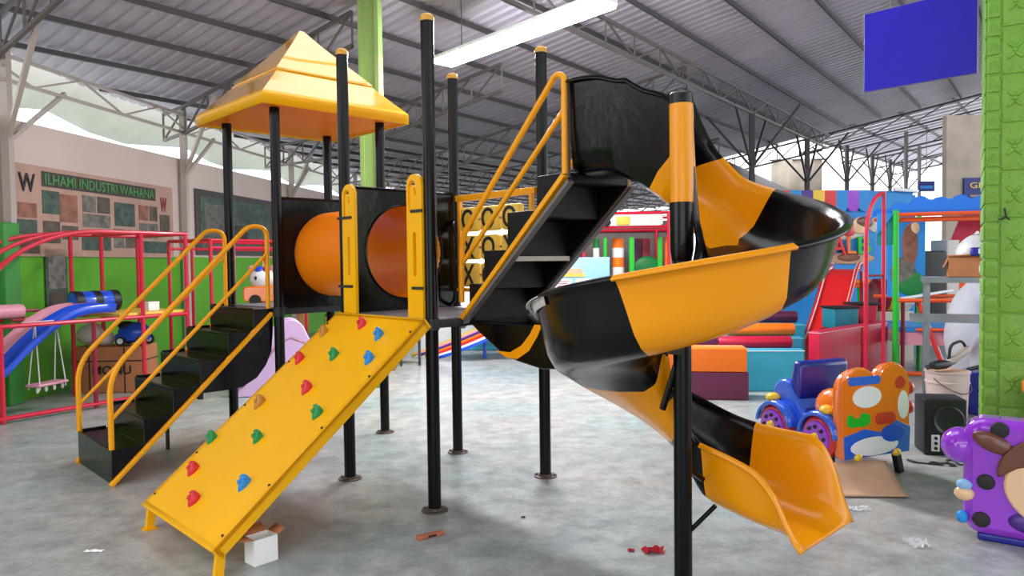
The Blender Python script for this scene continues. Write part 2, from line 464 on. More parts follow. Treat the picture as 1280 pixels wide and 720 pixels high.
# right pillar with relief tiles
def pillar():
    mb = MB(); w, H_ = .62, 5.4; x0 = 0; y0 = 0
    mb.box((w/2, w/2, H_/2), (w, w, H_))
    z = .04
    while z < H_-.2:                                    # narrow strips of small tiles either side of the flower strip
        mb.box((.036, -.004, z+.055), (.066, .014, .100), bev=.004)
        mb.box((-.004, .3, z+.055), (.014, .58, .100), bev=.004)
        mb.box((.42, -.004, z+.055), (.39, .014, .100), bev=.004)
        for a in range(3):
            mb.tube([(.036+math.cos(PI*q/6)*(.010+.008*a), -.011, z+.03+math.sin(PI*q/6)*(.018+.016*a)) for q in range(7)], .003, 5)
        z += .115
    z = .02
    while z < H_-.3:                                    # flower tiles
        mb.box((.147, -.003, z+.145), (.134, .012, .285), bev=.004)
        c = (.147, -.011, z+.145)
        for q in range(4):
            a = PI/4 + q*PI/2
            mb.ell((c[0]+math.cos(a)*.030, c[1], c[2]+math.sin(a)*.045), (.030, .010, .013), seg=10, rings=6, rot=(0, -a*1.0, 0))
        mb.ell(c, (.014, .012, .014), seg=10, rings=6)
        for sx in (-1, 1):
            for sz in (-1, 1):
                mb.tube([(c[0]+sx*(.05-.03*math.cos(q*.6)), c[1]+.004, c[2]+sz*(.10+.03*math.sin(q*.6))) for q in range(8)], .005, 5)
        z += .295
    o = struct(mb.build('trim_1', 'tile_relief', smooth=True)); o.location = (2.985, 4.62, 0); o.rotation_euler = (0, 0, R(-31)); return o
p = pillar(); p['label'] = 'bright green pillar clad in embossed flower tiles'

# ceiling lamp
L0 = Vector((-.90, 9.90, 4.22)); L1 = Vector((1.02, 7.66, 4.22))
lamp = empty('ceiling_light', (L0+L1)/2, math.atan2(L1.y-L0.y, L1.x-L0.x), 'long white lit fluorescent batten hung below the metal roof', 'lamp')
LL = (L1-L0).length
mb = MB(); mb.box((0, 0, .05), (LL, .34, .05), bev=.01); mb.build('housing', 'white', lamp)
mb = MB(); mb.box((0, 0, .005), (LL-.02, .33, .05), bev=.02); mb.build('diffuser', 'lamp_tube', lamp)
zr = roof_z(.8*0-.6*8.8)
for x in (-LL*.35, LL*.35):
    mb = MB(); mb.tube([(x, 0, .06), (x, 0, zr-4.22)], .008, 6); mb.build('hanger', 'steel', lamp)

# ================================================================== PLAYGROUND SET
TH = .7716
PS = empty('playground_set', (-.5027, 4.5562, 0), TH, 'black and yellow playground tower set with climbing ramp and spiral slide', 'playground set')
a_, b_, tun, bp_ = 1.017, .986, 1.044, .927
DK = 1.2136
vP2 = b_ + tun; vP1 = vP2 + bp_
POSTS = [(0, 0, 3.06, 1), (0, b_, 3.06, 1), (a_, b_, 3.06, 1), (a_, 0, 3.06, 1),
         (0, vP2, 2.86, 0), (a_, vP2, 2.86, 0), (0, vP1, 2.86, 0), (a_, vP1, 2.86, 0)]
PR = .041
for (u, v, h, cap) in POSTS:
    mb = MB(); mb.tube([(u, v, .006), (u, v, h)], PR, 20); p = mb.build('post', 'black_pipe', PS)
    mb = MB(); mb.lathe([(0.0, 0), (.085, 0), (.085, .008), (.052, .008), (.050, .022), (.042, .022)], 12, 0, Matrix.Translation((u, v, 0)))
    for q in range(4): mb.lathe([(.009, .008), (.009, .02), (0, .02)], 6, 0, Matrix.Translation((u+.066*math.cos(q*PI/2+.6), v+.066*math.sin(q*PI/2+.6), 0)))
    mb.build('base_plate', 'steel_base', p)
    if cap:
        mb = MB(); mb.lathe([(PR+.003, h-.02)] + [((PR+.004)*math.cos(PI/2*q/6), h+.03*math.sin(PI/2*q/6)) for q in range(7)], 20, 0, Matrix.Translation((u, v, 0)))
        mb.build('post_cap', 'yellow_cap', p)
# slide pole
SU, SV = .12, -1.73
mb = MB(); mb.tube([(SU, SV, .006), (SU, SV, 2.30)], .042, 24); pole = mb.build('post', 'black_pipe', PS)
mb = MB(); mb.lathe([(0, 0), (.1, 0), (.1, .008), (.045, .008)], 16, 0, Matrix.Translation((SU, SV, 0))); mb.build('base_plate', 'steel_base', pole)

# decks
def deck(v0, v1):
    mb = MB(); mb.box((a_/2, (v0+v1)/2, DK-.012), (a_-.02, v1-v0-.02, .006))
    d = mb.build('deck', 'deck_plate', PS, smooth=False)
    mb = MB()
    for (x0, y0, x1, y1) in ((0, v0, a_, v0), (0, v1, a_, v1), (0, v0, 0, v1), (a_, v0, a_, v1), (a_/2, v0, a_/2, v1)):
        mb.bar((x0, y0, DK-.04), (x1, y1, DK-.04), .05, .05)
    for (x, y) in ((0, v0), (a_, v0), (0, v1), (a_, v1)):
        mb.tube([(x, y, DK-.075), (x, y, DK-.005)], PR+.008, 18)
    mb.build('deck_frame', 'black_plain', d)
deck(0, b_); deck(vP2, vP1)

# tower roof: two tiers
def roof():
    cu, cv = .5, (1.83+3.15)/2; hu, hv = .70, .66
    def ring(k, z): return [(cu-hu*k, cv-hv*k, z), (cu+hu*k, cv-hv*k, z), (cu+hu*k, cv+hv*k, z), (cu-hu*k, cv+hv*k, z)]
    def tier(levels, mi_list, close=False):
        mb = MB(); N = 8; rows = []
        for k, z in levels:
            r = ring(k, z); row = []
            for i in range(4):
                p, q = Vector(r[i]), Vector(r[(i+1) % 4])
                for j in range(N): row.append(p.lerp(q, j/N))
            row.append(Vector(r[0])); rows.append(row)
        mb.grid(rows, mif=lambda i, j: mi_list[i]); return mb
    low = tier([(1.0, 2.82), (1.0, 2.905), (.97, 2.93), (.80, 3.05), (.66, 3.155), (.55, 3.24)], [1, 1, 0, 0, 0])
    rf = low.build('roof', ['roof_yellow', 'yellow_ramp'], PS, solid=.012, offs=-1, angle=25)
    up = tier([(.665, 3.165), (.64, 3.19), (.42, 3.355), (.2, 3.52), (.03, 3.66), (.001, 3.665)], [0]*5)
    up.build('roof_cap', 'roof_yellow', rf, solid=.01, angle=25)
    under = MB(); under.box((.5, cv, 2.845), (1.375, 1.295, .01)); under.build('roof_ceiling', 'orange_deep', rf)
roof()

# crawl tunnel between the two decks
TC, TRAD = 1.645, .35
def tunnel():
    mb = MB(); rows = []
    n = 48
    for vv in (b_-.02, b_+.03, b_+.06, vP2-.06, vP2-.03, vP2+.0):
        rows.append([(.50+TRAD*math.cos(2*PI*k/n), vv, TC+TRAD*math.sin(2*PI*k/n)) for k in range(n+1)])
    mb.grid(rows); tt = mb.build('crawl_tunnel', ['orange_deep', 'orange_fibre'], PS, solid=.008, offs=1); tt.modifiers['thick'].material_offset = 1
    out = rrect(.045, 1.20, a_-.045, 2.10, .03)
    for vv in (b_-.022, vP2-.0):
        me = plate([out, circle2(.50, TC, TRAD, 56)], .02)
        mb = MB(); mb.raw(me, frame_mx((0, vv, 0), (1,0,0), (0,0,1)))
        mb.tube([(.50+(TRAD+.004)*math.cos(2*PI*k/40), vv-.012, TC+(TRAD+.004)*math.sin(2*PI*k/40)) for k in range(40)], .008, 6, closed=True)
        mb.tube([(.03, vv, 2.105), (a_-.03, vv, 2.105)], .014, 10)
        mb.build('tunnel_panel', 'black_fibre', PS)
        bpy.data.meshes.remove(me)
tunnel()

# climbing ramp
def ramp():
    p0, p1 = Vector((-.075, 0, DK)), Vector((-1.411, 0, .150))
    d = (p1-p0).normalized(); nrm = Vector((0,1,0)).cross(d); nrm = nrm if nrm.z > 0 else -nrm
    v0, v1 = -.035, .995; L = (p1-p0).length
    mx = frame_mx(p0, d, (0,1,0))              # local x down the ramp, y along v, z = normal (down or up)
    sgn = 1 if mx.to_3x3().col[2].z > 0 else -1
    o = MB(); o.prism(rrect(0, v0, L, v1, .012), mx, -.022*sgn, 0)
    for y in (v0+.012, v1-.012):
        o.add([mx @ Vector((x, y+dy, z)) for x in (0, L) for dy in (-.012, .012) for z in (-.068*sgn, 0)],
              [(0,1,3,2),(4,6,7,5),(0,4,5,1),(2,3,7,6),(0,2,6,4),(1,5,7,3)])
    for x in (.02, L-.02):
        o.add([mx @ Vector((x+dx, y, z)) for dx in (-.012, .012) for y in (v0, v1) for z in (-.068*sgn, 0)],
              [(0,1,3,2),(4,6,7,5),(0,4,5,1),(2,3,7,6),(0,2,6,4),(1,5,7,3)])
    rp = o.build('climbing_ramp', 'yellow_ramp', PS, angle=30)
    for y in (v0+.02, v1-.02):
        q = mx @ Vector((L-.03, y, -.05*sgn))
        lg = MB(); lg.bar((q.x, q.y, q.z+.03), (q.x-.02, q.y, .004), .045, .03, up=(0,1,0)); lg.box((q.x-.02, q.y, .004), (.07, .07, .008)); lg.build('ramp_leg', 'yellow_ramp', rp)
    # bolts
    for x in (.12, .5, .9, 1.3, 1.62):
        for y in (v0+.03, v1-.03):
            mb = MB(); mb.ell(mx @ Vector((x, y, .001*sgn)), .008, seg=8, rings=6); mb.build('bolt', 'ink', rp)
    holds = [('red',-.159,.54),('tan',-.243,.889),('blue',-.222,.251),('red',-.447,.852),('green',-.387,.515),('blue',-.377,.126),
             ('red',-.611,.461),('tan',-.752,.808),('green',-.723,.139),('green',-1.007,.935),('green',-.925,.471),('red',-1.176,.802),('blue',-1.135,.195),('red',-1.286,.506)]
    for i, (c, u, v) in enumerate(holds):
        rnd = random.Random(i*3+1)
        x = (-.075-u)/abs(d.x)
        mb = MB(); k = 12; rows = []
        ax, ay = rnd.uniform(.036, .046), rnd.uniform(.022, .03)
        lvls = [(1.0, 0), (1.0, .010), (.92, .022), (.74, .034), (.45, .042), (.02, .044)]
        for f, z in lvls:
            row = []
            for q in range(k+1):
                a = 2*PI*(q % k)/k; w = 1 - .35*max(0, math.cos(a))*(c != 'tan') + .07*math.sin(3*a+i)
                row.append(mx @ Vector((x + ax*f*math.cos(a)*1.05 - z*.25, v + ay*f*math.sin(a)*w, z*sgn*(1.1 - .35*math.cos(a)))))
            rows.append(row)
        mb.grid(rows)
        for q in (-1, 1):
            mb.ell(mx @ Vector((x-.01+.012*q, v+.004*q, .036*sgn)), (.018, .015, .014), seg=10, rings=6)
        o = mb.build('climbing_hold', 'hold_'+c, rp, angle=50); o['label'] = {'tan': 'tan', 'red': 'red', 'green': 'green', 'blue': 'blue'}[c] + ' climbing hold'
ramp()

# hand-hold boards at the head of the ramp
for v0 in (.775, .012):
    w = .155; out = [(v0, DK), (v0+w, DK)] + [(v0+w/2+w/2*math.cos(PI*k/14), 2.035+w/2*math.sin(PI*k/14)) for k in range(15)]
    s1 = rrect(v0+.062, 1.47, v0+.094, 1.75, .015)
    s2 = [(v0+.05, 1.98), (v0+.075, 1.98), (v0+.08, 2.03)] + [(v0+.10, 2.045), (v0+.115, 2.03), (v0+.115, 1.88), (v0+.135, 1.88), (v0+.135, 2.045), (v0+.105, 2.075), (v0+.07, 2.065)]
    me = plate([out, s1, s2], .024); mb = MB(); mb.raw(me, frame_mx((-.045, 0, 0), (0,1,0), (0,0,1))); bpy.data.meshes.remove(me)
    hb = mb.build('handhold_board', 'yellow_ramp', PS)
    ve = 0 if v0 < .5 else b_
    for z in (1.40, 1.88): mb = MB(); mb.bar((-.062, v0+.03 if ve else v0+w-.05, z), (-.062, ve, z), .008, .018); mb.build('clamp', 'ink', hb)

# lower staircase
def lower_stairs():
    v0, v1 = 2.075, 2.945
    prof = [(-1.27, .004), (-1.27, .255), (-1.05, .255), (-1.05, .445), (-.84, .445), (-.84, .635), (-.63, .635), (-.63, .825),
            (-.41, .825), (-.41, 1.015), (-.20, 1.015), (-.20, 1.20), (-.03, 1.20), (-.035, 1.0), (-.05, .85), (-.10, .74), (-.18, .645), (-.30, .585), (-.42, .575), (-.66, .575)]
    mb = MB(); mb.prism(prof, frame_mx((0, 0, 0), (1,0,0), (0,0,1)), -v1, -v0)
    # raised nosing lips on every tread
    for i, (u, z) in enumerate(((-1.27, .255), (-1.05, .445), (-.84, .635), (-.63, .825), (-.41, 1.015), (-.20, 1.20))):
        mb.tube([(u+.004, v0+.01, z), (u+.004, v1-.01, z)], .009, 8)
        mb.tube([(u+.01, v1-.008, z+.006), (min(u+.2, -.04), v1-.008, z+.006)], .012, 8)
    st = mb.build('lower_staircase', 'black_fibre', PS, bevel=.012)
    for v in (v0-.012, v1+.012):
        mb = MB(); mb.bar((-1.285, v, .004), (-.045, v, 1.165), .03, .05, up=(0,1,0)); mb.build('stringer', 'yellow_rail', st, bevel=.006)
        mb = MB(); vi = v + (.03 if v < 2.5 else -.03)
        mb.tube(fillet([(-1.262, vi, .255), (-1.262, vi, .80), (-.21, vi, 1.88), (-.06, vi, 1.86), (-.062, vi, 1.20)], .16, 8), .019, 14)
        mb.tube([(-1.258, vi, .47), (-.064, vi, 1.65)], .015, 12)
        mb.build('handrail', 'yellow_rail', st)
    mb = MB(); mb.bar((-.62, 2.1, .55), (-.62, 2.9, .55), .03, .05); mb.bar((-.62, 2.86, .55), (-.62, 2.86, .004), .025, .025); mb.bar((-.62, 2.86, .55), (0, vP1, .55), .025, .025)
    mb.build('support_leg', 'black_plain', st)
lower_stairs()

# upper staircase (from the deck up to the slide)
def upper_stairs():
    u0, u1 = .263, .80
    st = [(0.0, 1.21), (-.055, 1.21), (-.055, 1.42), (-.20, 1.42), (-.20, 1.63), (-.415, 1.63), (-.415, 1.855), (-.67, 1.855), (-.67, 2.05), (-.92, 2.05)]
    low = [(-.92, 2.005), (-.72, 2.005), (-.70, 1.815), (-.46, 1.815), (-.445, 1.59), (-.24, 1.59), (-.23, 1.385), (-.09, 1.385), (-.08, 1.17), (0, 1.17)]
    mx = frame_mx((0,0,0), (0,1,0), (0,0,1))            # local z = +u
    mb = MB(); mb.prism(st + low, mx, u0+.02, u1-.02)
    flange = st + [(-.92, 2.0), (0, 1.16)]
    for u in (u0, u1-.02): mb.prism(flange, mx, u, u+.02)
    s_ = mb.build('upper_staircase', 'black_matte', PS, bevel=.006)
    mb = MB(); mb.bar((u0+.02, -.455, 1.575), (u1-.02, -.455, 1.575), .012, .03); mb.build('cross_bar', 'steel_pale', s_)
    for u in (u0-.016, u1+.016):
        mb = MB(); mb.bar((u, .0, 1.185), (u, -.905, 2.035), .03, .05, up=(1,0,0)); mb.build('stringer', 'yellow_rail', s_, bevel=.005)
        mb = MB(); mb.bar((u+.012, .02, 1.135), (u+.012, -.93, 2.0), .02, .045, up=(1,0,0)); mb.build('stringer_flange', 'steel', s_)
        mb = MB()
        mb.tube(fillet([(u, .0, 1.30), (u, -.01, 1.72), (u, -.84, 2.60), (u, -.90, 2.58), (u, -.90, 2.04)], .10, 8), .018, 14)
        mb.tube([(u, -.012, 1.55), (u, -.897, 2.39)], .016, 12)
        mb.build('handrail', 'yellow_rail', s_)
    # rounded skirt under the staircase, beside the deck
    prof = [(-.01, 1.185), (-.03, 1.165), (-.12, 1.105), (-.323, .991), (-.40, .965), (-.477, .95), (-.657, .924), (-.80, .935), (-.93, .985), (-.97, 1.06), (-.97, 1.13), (-.60, 1.185)]
    mb = MB(); mb.prism(prof, mx, .285, .78); sk = mb.build('stair_skirt', 'black_fibre', s_, bevel=.03)
    c1 = [(-.285, 1.005), (-.41, 1.005), (-.51, 1.055), (-.58, 1.125), (-.62, 1.185)]
    c2 = [(-.68, 1.185), (-.64, 1.115), (-.57, 1.025), (-.47, .968), (-.37, .972)]
    mb = MB(); mb.prism(c1 + c2, mx, .279, .2835); mb.build('stripe', 'orange_fibre', sk)
upper_stairs()

# noughts-and-crosses barrier on the far side of the deck
def barrier():
    u = 1.0; mb = MB()
    mb.bar((u, .935, 2.07), (u, .05, 2.07), .035, .05)
    mb.bar((u, .935, 1.34), (u, .05, 1.34), .03, .03)
    for v in (.895, .09): mb.bar((u, v, 1.34), (u, v, 2.06), .03, .035)
    b = mb.build('noughts_and_crosses_barrier', 'yellow_rail', PS, bevel=.005)
    rows = [(1.895, 'OOO'), (1.675, 'XOX'), (1.46, 'XOX')]
    for z, s_ in rows:
        mb = MB(); mb.tube([(u, .91, z), (u, .07, z)], .008, 8); mb.build('rod', 'steel', b)
        for i, ch in enumerate(s_):
            v = .76 - i*.235
            mb = MB(); mb.box((u, v, z), (.07, .20, .19), bev=.025); bl = mb.build('turning_block', 'xo_yellow', b)
            text(ch, .145, .165, 'ink', b, frame_mx((u-.036, v, z), (0,-1,0), (0,0,1)), 'letter', .003, 'black letter '+ch)
barrier()
# black grab hoop beside the far deck post
mb = MB(); mb.tube(fillet([(.93, b_-.03, 1.22), (.90, b_-.13, 1.26), (.90, b_-.14, 1.72), (.93, b_-.08, 1.86), (1.0, b_-.02, 1.90)], .08), .014, 10); mb.build('grab_hoop', 'black_pipe', PS)
mb = MB(); mb.tube(fillet([(.60, b_-.05, 1.22), (.57, b_-.15, 1.26), (.57, b_-.16, 1.74), (.60, b_-.08, 1.86), (.66, b_-.04, 1.88)], .08), .014, 10); mb.build('grab_hoop', 'black_pipe', PS)

# spiral slide
def slide():
    # station parameter q: q<0 straight entry (v = SV - q... metres before the turn), 0..360 turn in degrees, >360 straight exit (cm)
    FL = [(-83, 2.03), (-60, 2.02), (-42, 1.94), (-20, 1.80), (0, 1.64), (45, 1.49), (90, 1.36), (150, 1.19), (225, 1.02), (270, .86), (310, .65), (345, .43), (360, .36), (385, .305), (411, .275)]
    HI = [(-83, .52), (-50, .51), (-42, .54), (-33, .53), (-19, .57), (-8, .60), (0, .66), (12, .42), (30, .22), (90, .20), (225, .20), (320, .22), (345, .28), (360, .31), (387, .29), (397, .21), (404, .09), (408, .03), (411, .006)]
    HO = [(-83, .50), (-55, .50), (-41, .57), (-34, .45), (-24, .33), (-10, .29), (0, .30), (45, .29), (90, .28), (150, .33), (225, .33), (300, .28), (345, .29), (360, .31), (386, .355), (395, .35), (402, .25), (407, .10), (411, .006)]
    RI = [(-83, .145), (-20, .14), (0, .07), (60, .085), (300, .10), (360, .135), (416, .14)]
    def pos(q, r):
        if q < 0: return (SU + r, SV - q/100)
        if q <= 360:
            a = R(q); return (SU + r*math.cos(a), SV - r*math.sin(a))
        return (SU + r, SV - (q-360)/100)
    # stations follow the slanted joints between black and orange: canonical joints BC, actual ones depend on the point's height up the wall
    BC = [-83, -42, 6, 112, 166, 258, 312, 361, 411]
    HJ = [1, 1, 1, .75, .5, .3, .15, 0, 0, 0, 0, .1, .32, .5, .7, .88, 1, 1, 1]
    def joints(j):
        h = HJ[j]
        if j <= 7: b1, b2 = interp([(0, -38), (.5, -17), (1, -1)], h), 13
        elif j <= 9: b1, b2 = -40, 6
        else: b1, b2 = -42 + 23*h, 10*h
        return [-83, b1, b2, 107 + 4*h, 162 + 7*h, 258, 312, 361, 411]
    JT = [joints(j) for j in range(19)]
    qs = []
    for a, c, n in zip(BC, BC[1:], (14, 26, 24, 14, 22, 14, 13, 26)): qs += [a + (c-a)*k/n for k in range(n)]
    qs.append(411)
    def actual(q, j): return interp(list(zip(BC, JT[j])), q)
    def section(q):
        f = sinterp(FL, q); hi = sinterp(HI, q); ho = sinterp(HO, q); ri = sinterp(RI, q)
        w_ = min(1, max(0, (q+40)/35))
        flare = .045*w_; ro = .675 - .02*w_
        if q > 360: ro = .655 - .03*min(1, (q-360)/45); flare = .045 - .015*min(1, (q-360)/20)
        # inner rim lip, inner wall, floor, outer wall, outer rim lip
        pts = [(ri-.018, f+hi-.012), (ri-.008, f+hi), (ri+.004, f+hi-.004)]
        for k in (.75, .5, .3): pts.append((ri+.012+.05*(1-k)**2, f+hi*k))
        pts.append((ri+.05, f+min(.045, hi*.25))); pts.append((ri+.10, f+.012*min(1, hi/.1)))
        pts.append((.33, f)); pts.append((.43, f)); pts.append((ro-.13, f+.008*min(1, ho/.1)))
        pts.append((ro-.06, f+min(.045, ho*.2)))
        for k in (.32, .5, .7, .88): pts.append((ro-.035+(.035+flare*.55)*((k-.2)/.8), f+ho*k))
        pts.append((ro+flare*.6, f+ho-.004)); pts.append((ro+flare*.6+.012, f+ho+.004)); pts.append((ro+flare*.6+.034, f+ho-.008))
        return pts
    rows = []
    for q in qs:
        row = []
        for j in range(19):
            qa = actual(q, j); r, z = section(qa)[j]; row.append(pos(qa, r) + (z,))
        rows.append(row)
    def mif(i, j):
        q = (qs[i]+qs[i+1])/2; m = 0
        for k, lim in enumerate(BC[1:-1]):
            if q >= lim: m = (k+1) % 2
        return m
    mb = MB(); mb.grid(rows, mif=mif)
    sl = mb.build('spiral_slide', ['black_fibre', 'orange_fibre'], PS, solid=.012, offs=-1, angle=50, fixn=False)
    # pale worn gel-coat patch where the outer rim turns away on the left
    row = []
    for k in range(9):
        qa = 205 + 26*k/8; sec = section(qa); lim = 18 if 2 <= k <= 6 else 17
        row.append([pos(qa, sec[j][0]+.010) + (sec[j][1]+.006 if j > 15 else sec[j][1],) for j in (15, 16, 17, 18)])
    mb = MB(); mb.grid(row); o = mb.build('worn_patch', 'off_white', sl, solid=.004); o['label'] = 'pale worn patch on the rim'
    # core shell wrapped round the pole at the head of the slide
    mb = MB(); mb.lathe([(.046, 1.55), (.054, 1.60), (.054, 1.82), (.054, 2.27), (.054, 2.315), (.044, 2.325), (0, 2.33)], 24, 0, Matrix.Translation((SU, SV, 0)), mis=[0, 0, 1, 0, 0, 0])
    mb.build('core_shell', ['black_fibre', 'orange_fibre'], sl)
    # steel brackets carrying the trough
    for a, c, w_ in (((SU, SV, 1.17), (SU-.10, SV+.12, 1.13), .05), ((SU, SV, 1.14), (SU-.20, SV-.02, 1.165), .055)):
        mb = MB(); mb.bar(a, c, w_, w_); mb.build('slide_bracket', 'black_pipe', sl)
    for a, c, r in (((SU-.02, SV, 1.12), (SU-.03, SV+.09, .85), .016), ((SU, SV, .98), (SU+.10, SV+.22, .80), .014), ((SU, SV, .60), (SU+.14, SV-.02, .50), .014),
                    ((SU, SV, .25), (SU+.07, SV-.13, .415), .011)):
        mb = MB(); mb.tube([a, c], r, 10); mb.build('slide_strut', 'black_pipe', sl)
    for u in (.263, .80):
        mb = MB(); mb.bar((u, -.905, 2.02), (u, -.905, 2.54), .03, .02, up=(1,0,0)); mb.build('head_frame', 'steel', sl)
slide()

# ================================================================== LEFT SIDE: WALL GRAPHICS
def wall_frame(Y0, off=.02):
    """matrix on the left wall: x along the wall (away), y up, z into the room"""
    o = wall_pt(Y0, off, 0)
    return frame_mx(o, WD, (0, 0, 1))
def on_wall(x, z, dz=0): return Matrix.Translation((x, z, dz))
def banner(Y0, Y1, z0, z1, label, pics, head=None, logo=False):
    mx = wall_frame(Y0); Lb = (Y1-Y0)/.99; sgn = 1 if mx.to_3x3().col[2].dot(WN) > 0 else -1
    if sgn < 0: mx = mx @ Matrix.Scale(1, 4)
    e = empty('wall_banner', wall_pt(Y0, .02, z0), 0, label, 'banner')
    inv = Matrix.Translation(e.location).inverted(); mx = inv @ mx
    def bx(x0, x1, y0, y1, d0, d1, name, m):
        b = MB(); b.prism([(x0, y0), (x1, y0), (x1, y1), (x0, y1)], mx, d0*sgn, d1*sgn); return b.build(name, m, e, smooth=False)
    bx(0, Lb, z0, z1, 0, .008, 'sheet', head and 'banner_pink' or 'banner_dark')
    for (x0, x1, y0, y1, m) in pics: bx(x0*Lb, x1*Lb, z0+(z1-z0)*y0, z0+(z1-z0)*y1, .008, .013, 'printed_photo', m)
    def tx(s, xc, yc, w_, h_, m):
        text(s, w_, h_, m, e, mx @ Matrix.Translation((xc, yc, .018*sgn)), 'lettering', .004)
    if head:
        bx(.14*Lb, .86*Lb, z0+(z1-z0)*.78, z0+(z1-z0)*.95, .008, .013, 'header_strip', 'banner_dark')
        tx(head, .50*Lb, z0+(z1-z0)*.865, .69*Lb, (z1-z0)*.12, 'banner_green')
    if logo:
        tx('W', .065*Lb, z0+(z1-z0)*.80, .08*Lb, (z1-z0)*.20, 'ink'); tx('W', .92*Lb, z0+(z1-z0)*.74, .05*Lb, (z1-z0)*.2, 'red_dark')
    return e
P1 = [(.02,.11,.42,.58,'photo_c'), (.01,.11,.24,.40,'photo_d'), (.02,.12,.03,.22,'photo_a'), (.14,.23,.48,.74,'photo_d'), (.23,.33,.40,.72,'photo_c'), (.14,.23,.15,.40,'photo_a'),
      (.24,.33,.20,.36,'photo_a'), (.36,.44,.54,.74,'photo_b'), (.45,.53,.54,.74,'photo_a'), (.36,.53,.36,.52,'photo_b'), (.35,.53,.08,.32,'photo_d'),
      (.56,.70,.40,.70,'photo_d'), (.55,.62,.12,.36,'photo_b'), (.63,.71,.12,.32,'photo_a'), (.73,.80,.50,.70,'photo_c'), (.81,.87,.50,.70,'photo_a'), (.73,.87,.26,.46,'photo_b'), (.89,.97,.30,.60,'photo_a'), (.73,.97,.06,.22,'photo_d')]
banner(8.55, 11.62, 1.70, 2.80, 'long pink photo banner with green heading on the beige left wall', P1, 'ILHAMI INDUSTRI WAHANA', True)
P2 = [(.05,.95,.12,.9,'photo_d'), (.10,.35,.3,.8,'photo_b'), (.4,.62,.2,.5,'photo_a'), (.5,.9,.55,.85,'photo_d')]
banner(12.25, 15.0, 1.75, 2.86, 'dark green photo banner on the left wall behind the tower posts', P2)
# slim poster in front of the green dado
e = empty('poster', wall_pt(9.0, .02, .94), 0, 'tall narrow grey-green poster on the green part of left wall', 'poster')
mx = Matrix.Translation(e.location).inverted() @ wall_frame(9.0)
sg = 1 if wall_frame(9.0).to_3x3().col[2].dot(WN) > 0 else -1
for n_, q, d0, d1, mm in (('sheet', (0, .94, .36, 1.80), 0, .008, 'photo_d'), ('picture', (.04, 1.3, .32, 1.72), .008, .012, 'photo_b'), ('picture', (.06, 1.0, .30, 1.26), .008, .012, 'photo_a')):
    b = MB(); b.prism([(q[0], q[1]), (q[2], q[1]), (q[2], q[3]), (q[0], q[3])], mx, d0*sg, d1*sg); b.build(n_, mm, e, smooth=False)
# green painted stub at the foot of the first steel column
mb = MB(); c = wall_pt(8.35, .12, 1.04); mb.box(c, (.12, .26, 2.08), bev=.02); struct(mb.build('trim_2', 'grass_green'))

# ================================================================== LEFT SIDE: RED TUBE PLAYGROUND
FG0 = Vector((-5.117, 7.248, 0)); FG1 = Vector((-4.0, 9.04, 0)); FD = (FG1-FG0).normalized(); FN = Vector((-FD.y, FD.x, 0))
fl = (FG1-FG0).length
RF = empty('tube_playground', FG0, math.atan2(FD.y, FD.x), 'red tubular play frame with arched bars and yellow platform by the green wall', 'play frame')
TR_ = .024
def tube_part(name, pts, m='red_tube', r=TR_, par=RF): b = MB(); b.tube(pts, r, 10); return b.build(name, m, par)
dep = 1.02                                            # depth of the frame towards the wall
for x in (.03, 1.52, fl-.02): tube_part('post', [(x, 0, .006), (x, 0, 1.95 if x > 1 else 1.0)])
for x in (.55, 1.25, 1.62, fl-.02): tube_part('post', [(x, dep, .006), (x, dep, 1.95 if x > 1 else 1.72)])
tube_part('post', [(.95, 0, .006), (.95, 0, .97)], 'red_dark')
for z in (.05, .975): tube_part('rail', [(-1.2 if z < .5 else -1.2, 0, z), (fl, 0, z)])
tube_part('rail', [(-1.2, dep, .975), (fl, dep, .975)])
for y in (0, dep): tube_part('rail', [(1.0, y, 1.955), (fl, y, 1.955)])
for x in (1.52, fl-.02, 1.05): tube_part('crossbar', [(x, 0, 1.955), (x, dep, 1.955)])
for x in (.03, fl-.02): tube_part('crossbar', [(x, 0, .05), (x, dep, .05)])
for x in (.03, 1.52, fl-.02): tube_part('crossbar', [(x, 0, .975), (x, dep, .975)])
for y in (0, dep*.45, dep):
    tube_part('arched_bar', [(1.05 - 1.25*math.sin(PI/2*k/14), y, 1.0 + .955*math.cos(PI/2*k/14)) for k in range(15)])
b = MB(); b.box((fl-.42, dep/2, 1.005), (.86, dep-.06, .04), bev=.008); b.build('platform', 'xo_yellow', RF)
# slide of the tube playground (blue and pink)
def lane(y0, y1, m):
    rows = []
    path = [(fl-.84, 1.04), (1.05, 1.05), (.85, 1.02), (.62, .90), (.38, .70), (.12, .44), (-.12, .26), (-.35, .18), (-.55, .17)]
    path = [tuple(p) for p in fillet([(x, 0, z) for x, z in path], .1, 3)]
    for (x, _, z) in path: rows.append([(x, y0, z+.10), (x, y0+.02, z+.02), (x, y0+.04, z), (x, y1-.04, z), (x, y1-.02, z+.02), (x, y1, z+.10)])
    b = MB(); b.grid(rows); return b.build('slide_lane', m, RF, solid=.02)
o = lane(.10, .42, 'blue'); o['label'] = 'blue slide lane'
o = lane(.44, .76, 'pink'); o['label'] = 'pink slide lane'
def fw(x, y, z=0): p = FG0 + FD*x + FN*y; return Vector((p.x, p.y, z))
FR = math.atan2(FD.y, FD.x)
